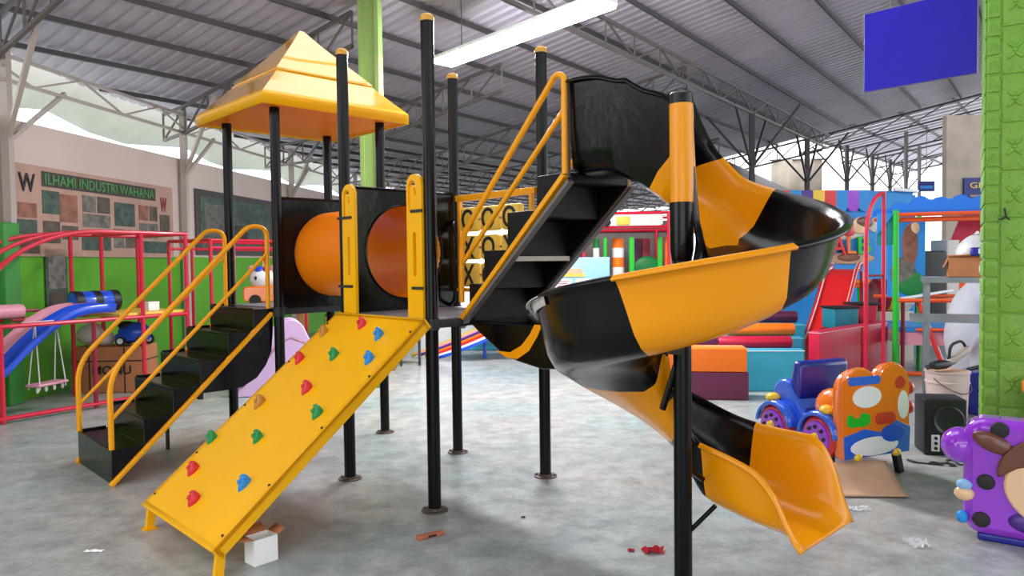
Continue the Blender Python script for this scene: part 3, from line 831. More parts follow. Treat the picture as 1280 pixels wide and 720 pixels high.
# things on and under it
e = empty('white_box', fw(fl-.30, .30, 1.026), FR, 'small white box on the yellow platform of the red frame', 'box')
b = MB(); b.box((0, 0, .05), (.14, .12, .10), bev=.006); b.build('carton_body', 'white', e); b = MB(); b.box((0, 0, .102), (.145, .125, .008)); b.build('lid', 'white', e)
e = empty('foam_roll', fw(fl-.72, .78, 1.026), FR, 'blue and black banded foam roll lying on the platform edge', 'foam roll')
mx = Matrix.Translation((0, 0, .125)) @ Matrix.Rotation(PI/2, 4, 'Y')
b = MB(); b.lathe([(0, -.28), (.11, -.27), (.125, -.24), (.125, .24), (.11, .27), (0, .28)], 24, 0, mx); b.build('roll', 'blue', e)
for x in (-.22, .0, .22):
    b = MB(); b.lathe([(.128, x-.045), (.130, x-.03), (.130, x+.03), (.128, x+.045)], 24, 0, mx); b.build('band', 'black_plain', e)
e = empty('foam_roll', fw(.35, .86, .99), FR, 'pink padded roll on the rail behind the pink slide lane', 'foam roll')
b = MB(); b.lathe([(0, -.3), (.07, -.28), (.08, -.25), (.08, .25), (.07, .28), (0, .3)], 18, 0, Matrix.Translation((0, 0, .09)) @ Matrix.Rotation(PI/2, 4, 'Y')); b.build('roll', 'pink', e)
b = MB(); b.tube([(-.45, 0, .09), (.45, 0, .09)], .018, 8); b.build('rod', 'red_dark', e)
# swing
e = empty('swing', fw(.62, .35, .30), FR+R(20), 'pink plastic swing seat hanging on four pale ropes', 'swing')
b = MB(); b.prism([(-.2, -.09), (.2, -.09), (.2, .09), (-.2, .09)], Matrix.Translation((0, 0, 0)), -.015, .015); b.build('seat', 'pink', e, bevel=.012)
for x in (-.17, .17):
    for y in (-.07, .07):
        b = MB(); b.tube([(x, y, -.05), (x, y, .02), (x*.8, 0, .67)], .007, 6); b.build('rope', 'off_white', e)
b = MB(); b.tube([(-.3, 0, .675), (.3, 0, .675)], .012, 8); b.build('hanger_bar', 'off_white', e)
for i, x in enumerate((-.16, -.05, .06, .17)):
    b = MB(); b.ell((x, -.03, -.05), (.016, .016, .035), seg=10, rings=6); b.build('foot_knob', 'white', e)
# carton with printed name and what stands on it
e = empty('cardboard_carton', Vector((-5.02, 9.22, 0)), R(4), 'brown printed carton under the red play frame', 'box')
b = MB(); b.box((0, 0, .29), (.86, .42, .57), bev=.006); b.build('carton_body', 'carton', e)
for x in (-.22, .2):
    b = MB(); b.box((x, 0, .29), (.014, .43, .582)); b.build('strap', 'ink', e)
b = MB(); b.box((0, 0, .40), (.87, .43, .014)); b.build('strap', 'ink', e)
text('MONU', .46, .11, 'ink', e, frame_mx((.05, -.222, .29), (1,0,0), (0,0,1)))
e = empty('soft_toy', Vector((-5.28, 9.18, .588)), 0, 'cream fluffy bundle lying on the brown carton', 'soft toy')
b = MB(); rnd = random.Random(5)
b.ell((0, 0, .13), (.19, .14, .14), seg=22, rings=14)
for v in b.v: v += Vector((rnd.uniform(-.01, .01), rnd.uniform(-.01, .01), rnd.uniform(-.01, .01)))
b.ell((.17, -.02, .08), (.12, .11, .09), seg=18, rings=10); b.build('bundle', 'off_white', e)
e = empty('toy_car', Vector((-4.76, 9.2, .58)), R(5), 'blue and black toy car on top of the brown carton', 'toy')
b = MB(); b.ell((0, 0, .16), (.20, .12, .13)); b.box((-.02, 0, .10), (.36, .22, .10), bev=.03); b.build('body', 'blue', e)
b = MB(); b.ell((-.09, 0, .25), (.11, .1, .05)); b.build('cabin', 'black_plain', e)
for x in (-.12, .13):
    for y in (-.12, .12):
        b = MB(); b.tube([(x, y-.02, .06), (x, y+.02, .06)], .06, 16); wv = b.build('wheel', 'black_plain', e)
        b = MB(); b.tube([(x, y-.026, .06), (x, y+.026, .06)], .035, 12); b.build('hub', 'white', wv)

# second red frame with roof bars further right, behind the staircase
e = empty('tube_playground', Vector((-3.92, 9.55, 0)), FR, 'second red tube frame behind the lower staircase', 'play frame')
for x in (.0, .35, 1.6):
    for y in (0, .9): tube_part('post', [(x, y, .006), (x, y, 1.9)], par=e)
for y in (0, .9):
    for z in (1.9, 1.80): tube_part('rail', [(0, y, z), (1.9, y, z)], par=e, r=.02)
tube_part('rail', [(0, 0, .35), (1.9, 0, .35)], par=e)
for x in (0, 1.6): tube_part('crossbar', [(x, 0, 1.9), (x, .9, 1.9)], par=e)
# low table and animal ride-on car
e = empty('wooden_table', Vector((-3.30, 9.95, 0)), R(10), 'pale plank table under the orange ride-on car', 'table')
b = MB(); b.box((0, 0, 1.0), (.9, .55, .04), bev=.006); b.build('tabletop', 'off_white', e)
for x in (-.4, .4):
    for y in (-.22, .22): b = MB(); b.box((x, y, .49), (.05, .05, .98)); b.build('leg', 'wood', e)
e = empty('ride_on_car', Vector((-3.25, 9.93, 1.021)), R(10), 'small orange ride-on car with a white animal head, on the table', 'ride-on toy')
b = MB(); b.prism(rrect(-.36, .05, .40, .26, .06), frame_mx((0, .16, 0), (1,0,0), (0,0,1)), 0, .32); b.build('body', 'car_orange', e, bevel=.02)
for x in (-.20, .24):
    for y in (-.165, .165):
        b = MB(); b.tube([(x, y-.025, .075), (x, y+.025, .075)], .075, 16); b.build('wheel', 'black_plain', e)
b = MB(); b.ell((-.12, -.02, .36), (.17, .14, .15)); hd = b.build('animal_head', 'white_gloss', e)
for x in (-.26, .02): b = MB(); b.ell((x, -.02, .49), (.05, .03, .05), seg=12, rings=8); b.build('ear', 'pink', hd)
b = MB(); b.ell((-.15, -.03, .47), (.075, .1, .06), seg=14, rings=8); b.build('hair', 'blue', hd)
b = MB(); b.ell((-.07, -.03, .47), (.06, .1, .06), seg=14, rings=8); b.build('hair', 'foam_red', hd)
for x in (-.19, -.05): b = MB(); b.ell((x, -.145, .37), (.02, .015, .028), seg=10, rings=6); b.build('eye', 'ink', hd)
b = MB(); b.lathe([(.018, .5), (.003, .62), (0, .62)], 10, 0, Matrix.Translation((-.11, -.02, 0))); b.build('horn', 'gold', hd)
b = MB(); b.box((.22, 0, .30), (.26, .26, .10), bev=.03); b.build('seat', 'blue_sky', e)
# lavender moulded panel
e = empty('plastic_slide', Vector((-2.75, 8.75, 0)), R(20), 'pale lavender plastic slide piece standing behind the black staircase', 'slide')
b = MB(); pr = [(-.55, .004), (.85, .004), (.85, .50), (.35, .56), (.22, .86), (.08, .92), (-.10, .80), (-.35, .45)]
pf = [(p.x, p.y) for p in fillet([Vector((x, y, 0)) for x, y in pr] + [Vector((pr[0][0], pr[0][1], 0))], .1, 4)][:-1]
b.prism(pf, frame_mx((0, 0, 0), (1,0,0), (0,0,1)), -.05, .0); b.build('side_panel', 'lavender', e, bevel=.012)
b = MB(); b.prism(pf, frame_mx((0, .42, 0), (1,0,0), (0,0,1)), -.05, .0); b.build('side_panel', 'lavender', e, bevel=.012)
b = MB(); b.grid([[(x, .0, z), (x, .42, z)] for x, z in ((-.5, .12), (-.3, .32), (-.08, .62), (.08, .70), (.8, .40))]); b.build('chute', 'pink', e, solid=.03)
# pallets and red chair seen under the tower deck
e = empty('wooden_pallet', Vector((-2.25, 10.8, 0)), R(15), 'stack of brown wooden boards seen below the tower deck', 'pallet')
for i in range(6):
    b = MB(); b.box((0, 0, .09+i*.17), (1.0, .6, .10)); b.build('board', 'wood', e, bevel=.004)
    for x in (-.42, .42):
        if i < 6: b = MB(); b.box((x, 0, .02+i*.17), (.1, .6, .039)); b.build('batten', 'wood', e)
e = empty('stool', Vector((-1.58, 11.25, 0)), R(10), 'small metal stool frame standing on the bright floor by ramp', 'stool')
for x in (-.14, .14): b = MB(); b.tube(fillet([(x, -.14, .42), (x, -.16, .012), (x, .16, .012), (x, .14, .42)], .06), .014, 8); b.build('leg_loop', 'steel_dark', e)
b = MB(); b.lathe([(0, .42), (.17, .42), (.18, .44), (.17, .47), (0, .475)], 20); b.build('seat', 'brown', e)

# striped lane slide and foam wedge under the deck, far away
e = empty('rainbow_slide', Vector((-.95, 12.1, 0)), R(-2), 'small multicoloured lane slide standing far behind the deck posts', 'slide')
for i, mm in enumerate(('xo_yellow', 'pink', 'purple_dark', 'foam_orange', 'slide_red', 'white', 'blue')):
    y = i*.16
    b = MB(); rows = []
    for k in range(9):
        t = k/8; x = -.72 + 1.55*t; z = .05 + .62*t**1.15
        rows.append([(x+y*.55, -y*.55, z+.03), (x+y*.55, -y*.55-.015, z), (x+y*.55, -y*.55-.085, z), (x+y*.55, -y*.55-.10, z+.03)])
    b.grid(rows); b.build('lane', mm, e, solid=.03)
for x in (-.3, .5, 1.1): b = MB(); b.tube([(x, -.2, .006), (x, -.2, .30 if x < 0 else .5)], .03, 8); b.build('post', 'blue', e)
e = empty('foam_wedge', Vector((-.45, 13.0, 0)), R(-4), 'teal foam wedge lying on the white far floor', 'foam block')
b = MB(); b.prism([(-.9, .004), (.9, .004), (.9, .50), (.5, .50), (-.75, .08)], frame_mx((0, 0, 0), (1,0,0), (0,0,1)), -.5, 0); b.build('wedge', 'teal', e, bevel=.02)
b = MB(); b.box((.35, -.26, .505), (1.05, .5, .012)); b.build('top_cover', 'teal_light', e)

# ================================================================== CENTRE BACKGROUND: RED INDOOR FRAME AND SIGN
e = empty('indoor_playhouse', Vector((.95, 12.2, 0)), R(-3), 'red framed playhouse with padded striped posts behind the spiral slide', 'playhouse')
W_, D_ = 1.9, 1.4
for x in (-.3, .25, W_-.25, W_):
    for y in (0, D_): b = MB(); b.tube([(x, y, .006), (x, y, 2.35)], .028, 10); b.build('post', 'red_tube', e)
for z in (2.35, 2.12, .9):
    for y in (0, D_): b = MB(); b.tube([(-.3, y, z), (W_, y, z)], .026, 10); b.build('rail', 'red_tube', e)
for x in (-.3, W_):
    for z in (2.35, .9): b = MB(); b.tube([(x, 0, z), (x, D_, z)], .026, 10); b.build('rail', 'red_tube', e)
def padded(x, y, r, ms, z0=.3, z1=1.95, n=10):
    b = MB(); mis = []; pr = []
    for i in range(n): pr += [(r, z0+(z1-z0)*i/n), (r, z0+(z1-z0)*(i+1)/n)]; mis += [i % len(ms)] + ([i % len(ms)] if i < n-1 else [])
    b.lathe(pr, 16, 0, Matrix.Translation((x, y, 0)), mis=mis); return b.build('padded_post', ms, e)
padded(.48, .35, .055, ['white', 'green_dark']); padded(.86, .45, .10, ['white', 'foam_orange']); padded(-.16, .3, .05, ['foam_red']); padded(-.05, .45, .05, ['green_dark']); padded(.06, .3, .06, ['xo_yellow'])
padded(.62, .18, .03, ['frame_green']); padded(1.06, .15, .045, ['frame_green']); padded(1.55, .3, .04, ['frame_green']); padded(1.7, .4, .06, ['foam_orange'])
for x, mm in ((.18, 'foam_maroon'), (1.22, 'foam_maroon'), (1.38, 'red_dark')):
    b = MB(); b.box((x, .75, 1.25), (.16, .05, 1.4), bev=.02); b.build('curtain_panel', mm, e)
b = MB(); b.ell((1.36, .5, 1.42), (.24, .05, .22)); b.build('round_pad', 'green_dark', e)
b = MB(); b.box((1.45, .42, 1.2), (.3, .06, .14), bev=.03, rot=(0, -.2, 0)); b.build('cushion', 'slide_red', e)
b = MB(); b.box((.8, .7, .87), (W_+.4, 1.3, .06)); b.build('play_deck', 'xo_yellow', e)
b = MB(); b.box((.8, D_+.05, 1.3), (W_+.6, .03, 2.0)); b.build('back_panel', 'steel', e)  # grey board added to block the bright background behind the frame
b = MB(); b.prism(rrect(.35, 2.14, 1.55, 2.32, .05), frame_mx((0, -.03, 0), (1,0,0), (0,0,1)), -.02, .02); hb = b.build('head_board', 'off_white', e)
b = MB(); b.ell((.62, -.05, 2.20), (.08, .02, .07)); b.build('round_mark', 'ink', hb)
b = MB(); b.box((.9, -.05, 2.22), (.22, .03, .14), bev=.02); b.build('yellow_mark', 'xo_yellow', hb)
e = empty('notice_board', Vector((.72, 9.6, 0)), R(-2), 'pale blue notice board with orange heading seen between stairs and slide', 'sign')
b = MB(); b.box((.10, 0, 1.33), (.92, .03, .56), bev=.006); b.build('board', 'blue_pale', e)
for z0, z1, x0, x1, mm in ((1.40, 1.47, -.10, .20, 'carton_pale'), (1.36, 1.40, -.14, .24, 'gold'), (1.10, 1.33, -.16, .06, 'white'), (1.10, 1.33, .12, .32, 'white')):
    b = MB(); b.box(((x0+x1)/2, -.018, (z0+z1)/2), (x1-x0, .006, z1-z0)); b.build('printed_panel', mm, e)
for i in range(6):
    b = MB(); b.box((-.05, -.024, 1.30-i*.03), (.16 - .03*(i % 2), .004, .008)); b.build('text_line', 'red_dark', e)
for x in (-.28, .48): b = MB(); b.tube([(x, .03, .006), (x, .03, 1.58)], .018, 8); b.build('leg', 'steel_pale', e)

# ================================================================== RIGHT SIDE: SOFT PLAY
def foam(name, loc, d, m, rz, label, cat='foam block', seam=True, cover=None):
    e = empty(name, loc, rz, label, cat)
    b = MB(); b.box((0, 0, d[2]/2), d, bev=.018); b.build('foam_body', m, e)
    b = MB(); pts = [(d[0]/2+.002, d[1]/2+.002), (-d[0]/2-.002, d[1]/2+.002), (-d[0]/2-.002, -d[1]/2-.002), (d[0]/2+.002, -d[1]/2-.002)]
    b.tube([(x, y, d[2]-.02) for x, y in pts], .005, 6, closed=True); b.build('seam', cover or m, e)
    return e
foam('foam_wall', Vector((2.42, 8.68, 0)), (2.0, .14, .50), 'teal', R(-5), 'long low turquoise foam wall behind the orange and purple blocks', 'foam wall', cover='white')
foam('foam_block', Vector((2.06, 8.28, 0)), (1.14, .34, .31), 'foam_purple', R(-9), 'dark purple foam block on the floor before the turquoise wall')
foam('foam_block', Vector((2.06, 8.26, .312)), (1.10, .30, .27), 'foam_orange', R(-9), 'bright orange foam block stacked on the purple block')
foam('foam_block', Vector((2.5, 10.12, 0)), (.6, .45, .68), 'foam_purple', R(-6), 'maroon foam block standing behind the turquoise foam wall')
for i, (x, y, z, h, mm, ln, lab) in enumerate(((3.12, 9.42, .49, .40, 'foam_red', .92, 'crimson padded roller, lowest of the three on foam steps'),
                                  (3.36, 9.92, .61, .52, 'foam_orange', .90, 'orange padded roller, middle of the three on foam steps'),
                                  (3.64, 10.42, .74, .65, 'foam_maroon', .80, 'dark maroon padded roller, topmost of the three on foam steps'))):
    foam('foam_step', Vector((x, y+.02, 0)), (ln+.12, .46, h), 'teal', R(-4), 'turquoise foam step under the ' + ('crimson', 'orange', 'maroon')[i] + ' roller', 'foam step', cover='teal_light')
    e = empty('foam_roller', Vector((x, y, h+.003)), R(-4), lab, 'foam roller')
    b = MB(); b.lathe([(0, -ln/2), (.07, -ln/2), (.082, -ln/2+.02), (.082, ln/2-.02), (.07, ln/2), (0, ln/2)], 22, 0, Matrix.Translation((0, 0, .084)) @ Matrix.Rotation(PI/2, 4, 'Y')); b.build('roller', mm, e)
    for sx in (-1, 1): b = MB(); b.tube([(sx*(ln/2-.005), 0, .084), (sx*(ln/2+.006), 0, .084)], .03, 12); b.build('end_cap', 'ink', e)
# red foam walls with a tall arch
def red_wall(c, d, rz, label): return foam('foam_wall', c, d, 'foam_red', rz, label, 'foam wall', cover='pink')
red_wall(Vector((3.98, 8.99, 0)), (.15, 1.14, .70), R(-48), 'crimson foam wall panel nearest the blue car')
red_wall(Vector((4.72, 9.64, 0)), (.15, .80, .70), R(-48), 'crimson foam wall panel next to the green post')
e = empty('arch_frame', Vector((4.19, 8.66, .006)), R(20), 'thin red arched tube frame standing before the crimson foam wall', 'arch frame')
pts = [(0, 0, 0), (0, 0, 1.8)] + [(.0 + .27*(1-math.cos(PI/2*k/8)), 0, 1.8 + .52*math.sin(PI/2*k/8)) for k in range(1, 9)]
b = MB(); b.tube(pts, .024, 10); b.build('arched_bar', 'red_tube', e)
b = MB(); b.tube([(.27, .0, 0), (.27, .0, 2.34)], .022, 10); b.build('post', 'red_tube', e)
b = MB(); b.tube([(0, 0, 1.34), (.27, .0, 1.34)], .014, 8); b.build('crossbar', 'red_dark', e)
b = MB(); b.box((.135, 0, -.002), (.40, .10, .008)); b.build('base_plate', 'red_dark', e)
# red slide with orange deck
e = empty('slide', Vector((4.80, 10.85, 0)), R(50), 'glossy red slide running down beside the foam rollers', 'slide')
rows = []
for x, z in ((.62, 1.36), (.48, 1.38), (.36, 1.36), (.22, 1.26), (.05, 1.05), (-.2, .78), (-.5, .50), (-.8, .24), (-1.0, .14), (-1.15, .12)):
    rows.append([(x, -.21, z+.10), (x, -.20, z+.02), (x, -.17, z), (x, .17, z), (x, .20, z+.02), (x, .21, z+.10)])
b = MB(); b.grid(rows); b.build('chute', 'slide_red', e, solid=.015)
for y in (-.225, .225):
    b = MB(); b.tube([(r[0][0], y, r[0][2]) for r in rows], .022, 8); b.build('edge_rail', 'slide_red', e)
    b = MB(); b.tube([(r[0][0], y*.91, r[0][2]+.012) for r in rows], .008, 6); b.build('edge_strip', 'white', e)
b = MB(); b.tube([(rows[i][0][0], .26, rows[i][0][2]-.09) for i in range(2, 10)], .02, 8); b.build('side_bar', 'black_plain', e)
b = MB(); b.tube([(.6, .2, .006), (.6, .2, 1.36)], .025, 8); b.build('leg', 'slide_red', e)
b = MB(); b.tube([(.6, -.2, .006), (.6, -.2, 1.36)], .025, 8); b.build('leg', 'slide_red', e)
b = MB(); b.box((-1.1, 0, .06), (.1, .46, .11)); b.build('foot', 'slide_red', e)
e = empty('play_platform', Vector((5.62, 12.2, 0)), R(4), 'orange topped platform on green legs before the blue backdrop', 'platform')
b = MB(); b.box((.2, 0, 1.17), (1.3, .7, .06), bev=.015); b.build('deck', 'foam_orange', e)
b = MB(); b.box((.2, 0, 1.11), (1.3, .7, .05)); b.build('frame', 'frame_orange', e)
for x in (-.35, .0, .5, .8):
    for y in (-.3, .3): b = MB(); b.tube([(x, y, .006), (x, y, 1.09)], .026, 8); b.build('leg', 'frame_green', e)
# crates on a low table
e = empty('crate', Vector((4.45, 9.80, 0)), R(6), 'dark teal plastic crates tower beside the red slide', 'crate')
for z in (.0, .31, .62):
    b = MB(); b.box((-.06, 0, z+.15), (.34, .32, .29), bev=.015); b.build('crate_body', 'teal_dark', e)
    b = MB(); b.box((-.06, 0, z+.285), (.37, .35, .03), bev=.008); b.build('rim', 'black_plain', e)
e = empty('crate', Vector((4.84, 10.14, 0)), R(6), 'crimson plastic bin with black rim beside the teal crates', 'crate')
b = MB(); b.prism([(-.12, .56), (.12, .56), (.15, .92), (-.15, .92)], frame_mx((0, .16, 0), (1,0,0), (0,0,1)), 0, .32); b.build('bin_body', 'foam_red', e, bevel=.02)
b = MB(); b.box((0, 0, .93), (.33, .36, .03), bev=.008); b.build('rim', 'black_plain', e)
b = MB(); b.box((0, 0, .28), (.28, .34, .555), bev=.02); b.build('stand', 'teal_dark', e)
e = empty('traffic_cone', Vector((4.72, 11.0, 1.2)), 0, 'small orange ridged cone on the orange platform', 'cone')
e.location = Vector((5.13, 11.62, 0)); 
b = MB(); b.lathe([(.14, .004), (.14, .72), (.13, .74), (.12, .80), (.13, .82), (.105, .90), (.115, .92), (.09, 1.0), (.1, 1.02), (.06, 1.08), (0, 1.085)], 18); b.build('cone_body', 'foam_orange', e)
b = MB(); b.box((0, 0, .01), (.34, .34, .02), bev=.006); b.build('base', 'ink', e)
e['label'] = 'orange ridged cone standing between crates and orange platform'

# blue backdrop booth with striped awning
e = empty('booth', Vector((6.02, 13.4, 0)), R(6), 'blue booth backdrop with striped scalloped awning and coloured lettering', 'booth'); e.scale = (1.12, 1.12, 1.05)
b = MB(); b.box((.08, 0, 1.327), (2.3, .05, 2.646)); b.build('back_panel', 'blue_sky', e)
b = MB(); b.box((1.25, .42, 1.29), (.05, .9, 2.574)); b.build('side_panel', 'blue_sky', e)
cols = ['xo_yellow', 'slide_red', 'blue_sky', 'purple', 'xo_yellow', 'slide_red', 'blue_sky', 'purple', 'blue_sky']
cols = ['car_yellow', 'slide_red', 'blue_sky', 'purple_dark', 'car_yellow', 'slide_red', 'blue_sky', 'purple', 'blue_sky']
for i, c in enumerate(cols):
    x0 = -1.30 + i*.196; pts = [(x0, 2.36), (x0+.03, 2.31), (x0+.10, 2.29), (x0+.166, 2.31), (x0+.196, 2.36), (x0+.196, 2.66), (x0, 2.66)]
    b = MB(); b.prism(pts, frame_mx((0, -.06, 0), (1,0,0), (0,0,1)), -.015, .015); o = b.build('awning_stripe', c, e)
for (x, z, rx, rz_, mm, y) in ((.02, 1.98, .42, .18, 'off_white', -.03), (-.14, 2.06, .13, .13, 'carton_pale', -.05), (.30, 2.05, .15, .15, 'peach', -.06), (.62, 2.06, .18, .14, 'off_white', -.035), (.10, 2.02, .14, .16, 'car_red', -.055), (.36, 2.10, .16, .10, 'brown', -.065),
                            (.12, 1.48, .44, .10, 'carton_pale', -.04), (.1, 1.50, .2, .07, 'photo_c', -.06)):
    b = MB(); b.ell((x, y, z), (rx, .02, rz_), seg=20, rings=10); b.build('printed_shape', mm, e)
text('A', .26, .32, 'slide_red', e, frame_mx((-.08, -.075, 1.70), (1,0,0), (0,0,1)), 'lettering', .02, 'red letter A')
text('L', .15, .29, 'car_orange', e, frame_mx((.14, -.075, 1.71), (1,0,0), (0,0,1)), 'lettering', .02, 'orange letter L')
text('B', .22, .30, 'frame_green', e, frame_mx((.36, -.075, 1.71), (1,0,0), (0,0,1)), 'lettering', .02, 'green letter B')
b = MB(); b.tube([(.85, -.1, 2.67), (1.25, -.1, 2.64), (1.27, .8, 2.62)], .03, 8); b.build('top_tube', 'white_gloss', e)

# green and orange frame with blue cloud canopy
GF = empty('pipe_playhouse', Vector((4.98, 9.5, 0)), R(-15), 'green post playhouse with orange bars and blue cloud canopy', 'playhouse')
for x, y in ((0, 0), (.46, .75), (1.5, 0), (1.5, 1.2), (.3, 1.2)):
    b = MB(); b.tube([(x, y, .006), (x, y, 2.17)], .037 if (x, y) == (0, 0) else .03, 12); b.build('post', 'frame_green', GF)
for z, y in ((2.11, 0), (1.00, 0), (2.11, 1.2), (1.0, 1.2), (.05, 0), (2.04, .06)):
    b = MB(); b.tube([(-.02, y, z), (1.5, y, z)], .028, 10); b.build('rail', 'frame_orange', GF)
b = MB(); b.tube([(.25, .02, .62), (1.5, .02, .62)], .022, 8); b.build('rail', 'frame_orange', GF)
b = MB(); b.tube([(.27, .03, 1.0), (.58, .03, .12)], .03, 8); b.build('brace', 'slide_red', GF)
b = MB(); b.tube([(.10, .05, 1.0), (.10, .05, .10)], .025, 8); b.build('brace', 'red_dark', GF)
b = MB(); b.tube([(.05, .0, 1.02), (1.0, 1.2, 1.08)], .02, 8); b.build('brace', 'white', GF)
cl = [(-.05, 2.16)]
for i in range(7):
    for k in range(5): cl.append((-.05+i*.23+.23*(k+.5)/5, 2.22+.06*(i > 0) + (.05+.02*(i % 2))*math.sin(PI*(k+.5)/5)))
cl += [(1.56, 2.16)]
for y in (.05, 1.15):
    b = MB(); b.prism(cl, frame_mx((0, y, 0), (1,0,0), (0,0,1)), -.03, .03); b.build('cloud_canopy', 'cloud_blue', GF)
b = MB(); b.prism([(-.22, 1.92), (0, 2.14), (0, 1.72), (-.22, 1.72)], frame_mx((0, .05, 0), (1,0,0), (0,0,1)), -.02, .02); fp = b.build('corner_panel', 'teal_dark', GF)
b = MB(); b.prism([(-.22, 1.86), (-.22, 2.13), (-.01, 2.14)], frame_mx((0, .02, 0), (1,0,0), (0,0,1)), -.01, .01); b.build('corner_flap', 'blue_sky', fp)
b = MB(); b.box((.24, .5, 1.55), (.46, .03, 1.05)); pn = b.build('picture_panel', 'blue_sky', GF); 
for (x, z, rx, rz_, mm) in ((.28, 1.72, .10, .30, 'photo_c'), (.2, 1.35, .16, .22, 'photo_b'), (.30, 1.2, .2, .16, 'green_dark'), (.34, 1.95, .06, .08, 'peach')):
    b = MB(); b.ell((x, .48, z), (rx, .012, rz_), seg=14, rings=8); b.build('printed_shape', mm, pn)
b = MB(); b.box((.75, .6, .62), (1.4, 1.1, .06)); b.build('floor_pad', 'blue_sky', GF); b = MB(); b.box((.75, .6, .50), (1.38, 1.08, .17)); b.build('pad_skirt', 'pink', GF)
b = MB(); b.prism([(.75, 1.78), (1.5, 1.78), (1.5, 2.06), (.85, 2.06)], frame_mx((0, .4, 0), (1,0,0), (0,0,1)), -.01, .01); b.build('drape', 'foam_red', GF)
b = MB(); b.tube([(.92, .5, 1.0), (.92, .5, 2.0)], .04, 10); b.build('inner_post', 'frame_orange', GF)
e = empty('play_ball', Vector((5.72, 11.25, .0)), 0, 'striped inflatable drum behind the green post', 'drum')
mx = Matrix.Translation((.1, 0, .99)) @ Matrix.Rotation(PI/2, 4, 'Y')
b = MB(); b.lathe([(0, -.28), (.2, -.28), (.25, -.24), (.25, -.1), (.25, .1), (.25, .24), (.2, .28), (0, .28)], 20, 0, mx, mis=[0, 0, 0, 1, 2, 2, 2]); b.build('drum', ['red_dark', 'car_yellow', 'white'], e)
b = MB(); b.box((.1, 0, .37), (.5, .4, .74)); b.build('stand', 'off_white', e)
e = empty('play_machine', Vector((8.62, 14.3, 0)), R(5), 'pale grey cabinet machine inside the cloud canopy playhouse', 'machine')
b = MB(); b.box((0, 0, .95), (.62, .5, 1.88), bev=.03); b.build('cabinet_body', 'off_white', e)
b = MB(); b.box((0, -.26, 1.3), (.5, .02, .3), bev=.008); b.build('door', 'white', e)
b = MB(); b.box((0, -.28, 1.12), (.2, .03, .03)); b.build('handle', 'steel', e)
b = MB(); b.box((-.62, -.1, .85), (.50, .4, 1.66), bev=.03); b.build('side_box', 'black_plain', e)

# grey rack with goods
rk = empty('metal_rack', Vector((4.38, 7.72, 0)), R(-28), 'grey metal rack standing left of the green pillar', 'rack')
for x in (0, 1.0):
    for y in (0, .5): b = MB(); b.box((x, y, .665), (.055, .055, 1.33)); b.build('leg', 'galv', rk)
for z in (1.315, .90):
    for y in (-.03, .53): b = MB(); b.bar((-.16 if z < 1 else -.05, y, z), (1.1, y, z), .03, .055); b.build('rail', 'galv', rk)
    b = MB(); b.box((.5, .25, z+.02), (1.1, .52, .015)); b.build('shelf', 'galv', rk)
def rk_w(x, y, z): c, s_ = math.cos(R(-28)), math.sin(R(-28)); return Vector((4.38+x*c-y*s_, 7.72+x*s_+y*c, z))
e = empty('cardboard_carton', rk_w(.42, .24, 1.345), R(-28), 'open brown cardboard box on the grey rack', 'box')
b = MB()
for (c, d) in (((0, 0, .006), (.44, .36, .012)), ((0, -.18, .105), (.44, .008, .20)), ((0, .18, .105), (.44, .008, .20)), ((-.22, 0, .105), (.008, .36, .20)), ((.22, 0, .105), (.008, .36, .20))): b.box(c, d)
bx = b.build('carton_body', 'carton', e, smooth=False)
for a0, pts in (('f', [(-.22, -.18, .205), (.22, -.18, .205), (.20, -.22, .24), (-.24, -.20, .225)]), ('r', [(.22, -.18, .205), (.22, .18, .205), (.34, .16, .10), (.34, -.17, .10)]), ('l', [(-.22, -.18, .205), (-.22, .18, .205), (-.27, .17, .10), (-.27, -.16, .10)])):
    b = MB(); b.grid([[pts[0], pts[1]], [pts[3], pts[2]]]); b.build('flap', 'carton', e, solid=.006)
b = MB(); b.box((.10, -.186, .09), (.11, .004, .08)); lb = b.build('shipping_label', 'paper', e); b = MB(); b.box((.10, -.188, .128), (.11, .004, .014)); b.build('label_band', 'slide_red', lb)
def bag(loc, r, name, label, m, seed, lumps=9, cat='bag'):
    rnd = random.Random(seed); e = empty(name, loc, rnd.uniform(0, 1), label, cat)
    b = MB(); rows = []; n, kk = 18, 26
    ph = [(rnd.uniform(0, 6), rnd.randint(2, 5), rnd.uniform(.03, .09)) for _ in range(lumps)]
    for i in range(n+1):
        f = i/n; row = []
        for k in range(kk+1):
            a = 2*PI*(k % kk)/kk; w_ = 1 + sum(am*math.sin(p + q*a + 3*f*q) for p, q, am in ph)*.6
            prof_ = math.sin(PI*min(1, f*.93+.05))**.55
            row.append((r[0]*prof_*w_*math.cos(a), r[1]*prof_*w_*math.sin(a), r[2]*f))
        rows.append(row)
    b.grid(rows); b.build('bag_body', m, e)
    b = MB(); b.tube([(0, 0, r[2]*.97), (.02, .01, r[2]*1.02), (.05, 0, r[2]*1.05)], [.03, .015, .03], 8); b.build('knot', m, e)
    return e
bag(rk_w(.44, .27, 1.36), (.20, .15, .42), 'plastic_bag', 'white plastic bag bulging out of the open brown box', 'plastic_bag', 3)
e = empty('packet', rk_w(.52, .04, 1.56), R(-28), 'blue and white packet lying on the open box', 'packet')
b = MB(); b.box((0, 0, .045), (.27, .06, .09), bev=.02, rot=(-.3, 0, 0)); b.build('wrapper', 'blue_navy', e)
b = MB(); b.box((.02, -.034, .05), (.17, .008, .05), rot=(-.3, 0, 0)); b.build('printed_band', 'white', e)
sk = bag(Vector((5.52, 8.75, .0)), (.34, .26, 1.24), 'woven_sack', 'tall white woven sack with blue stripes behind the rack', 'sack', 8, 6, 'sack')
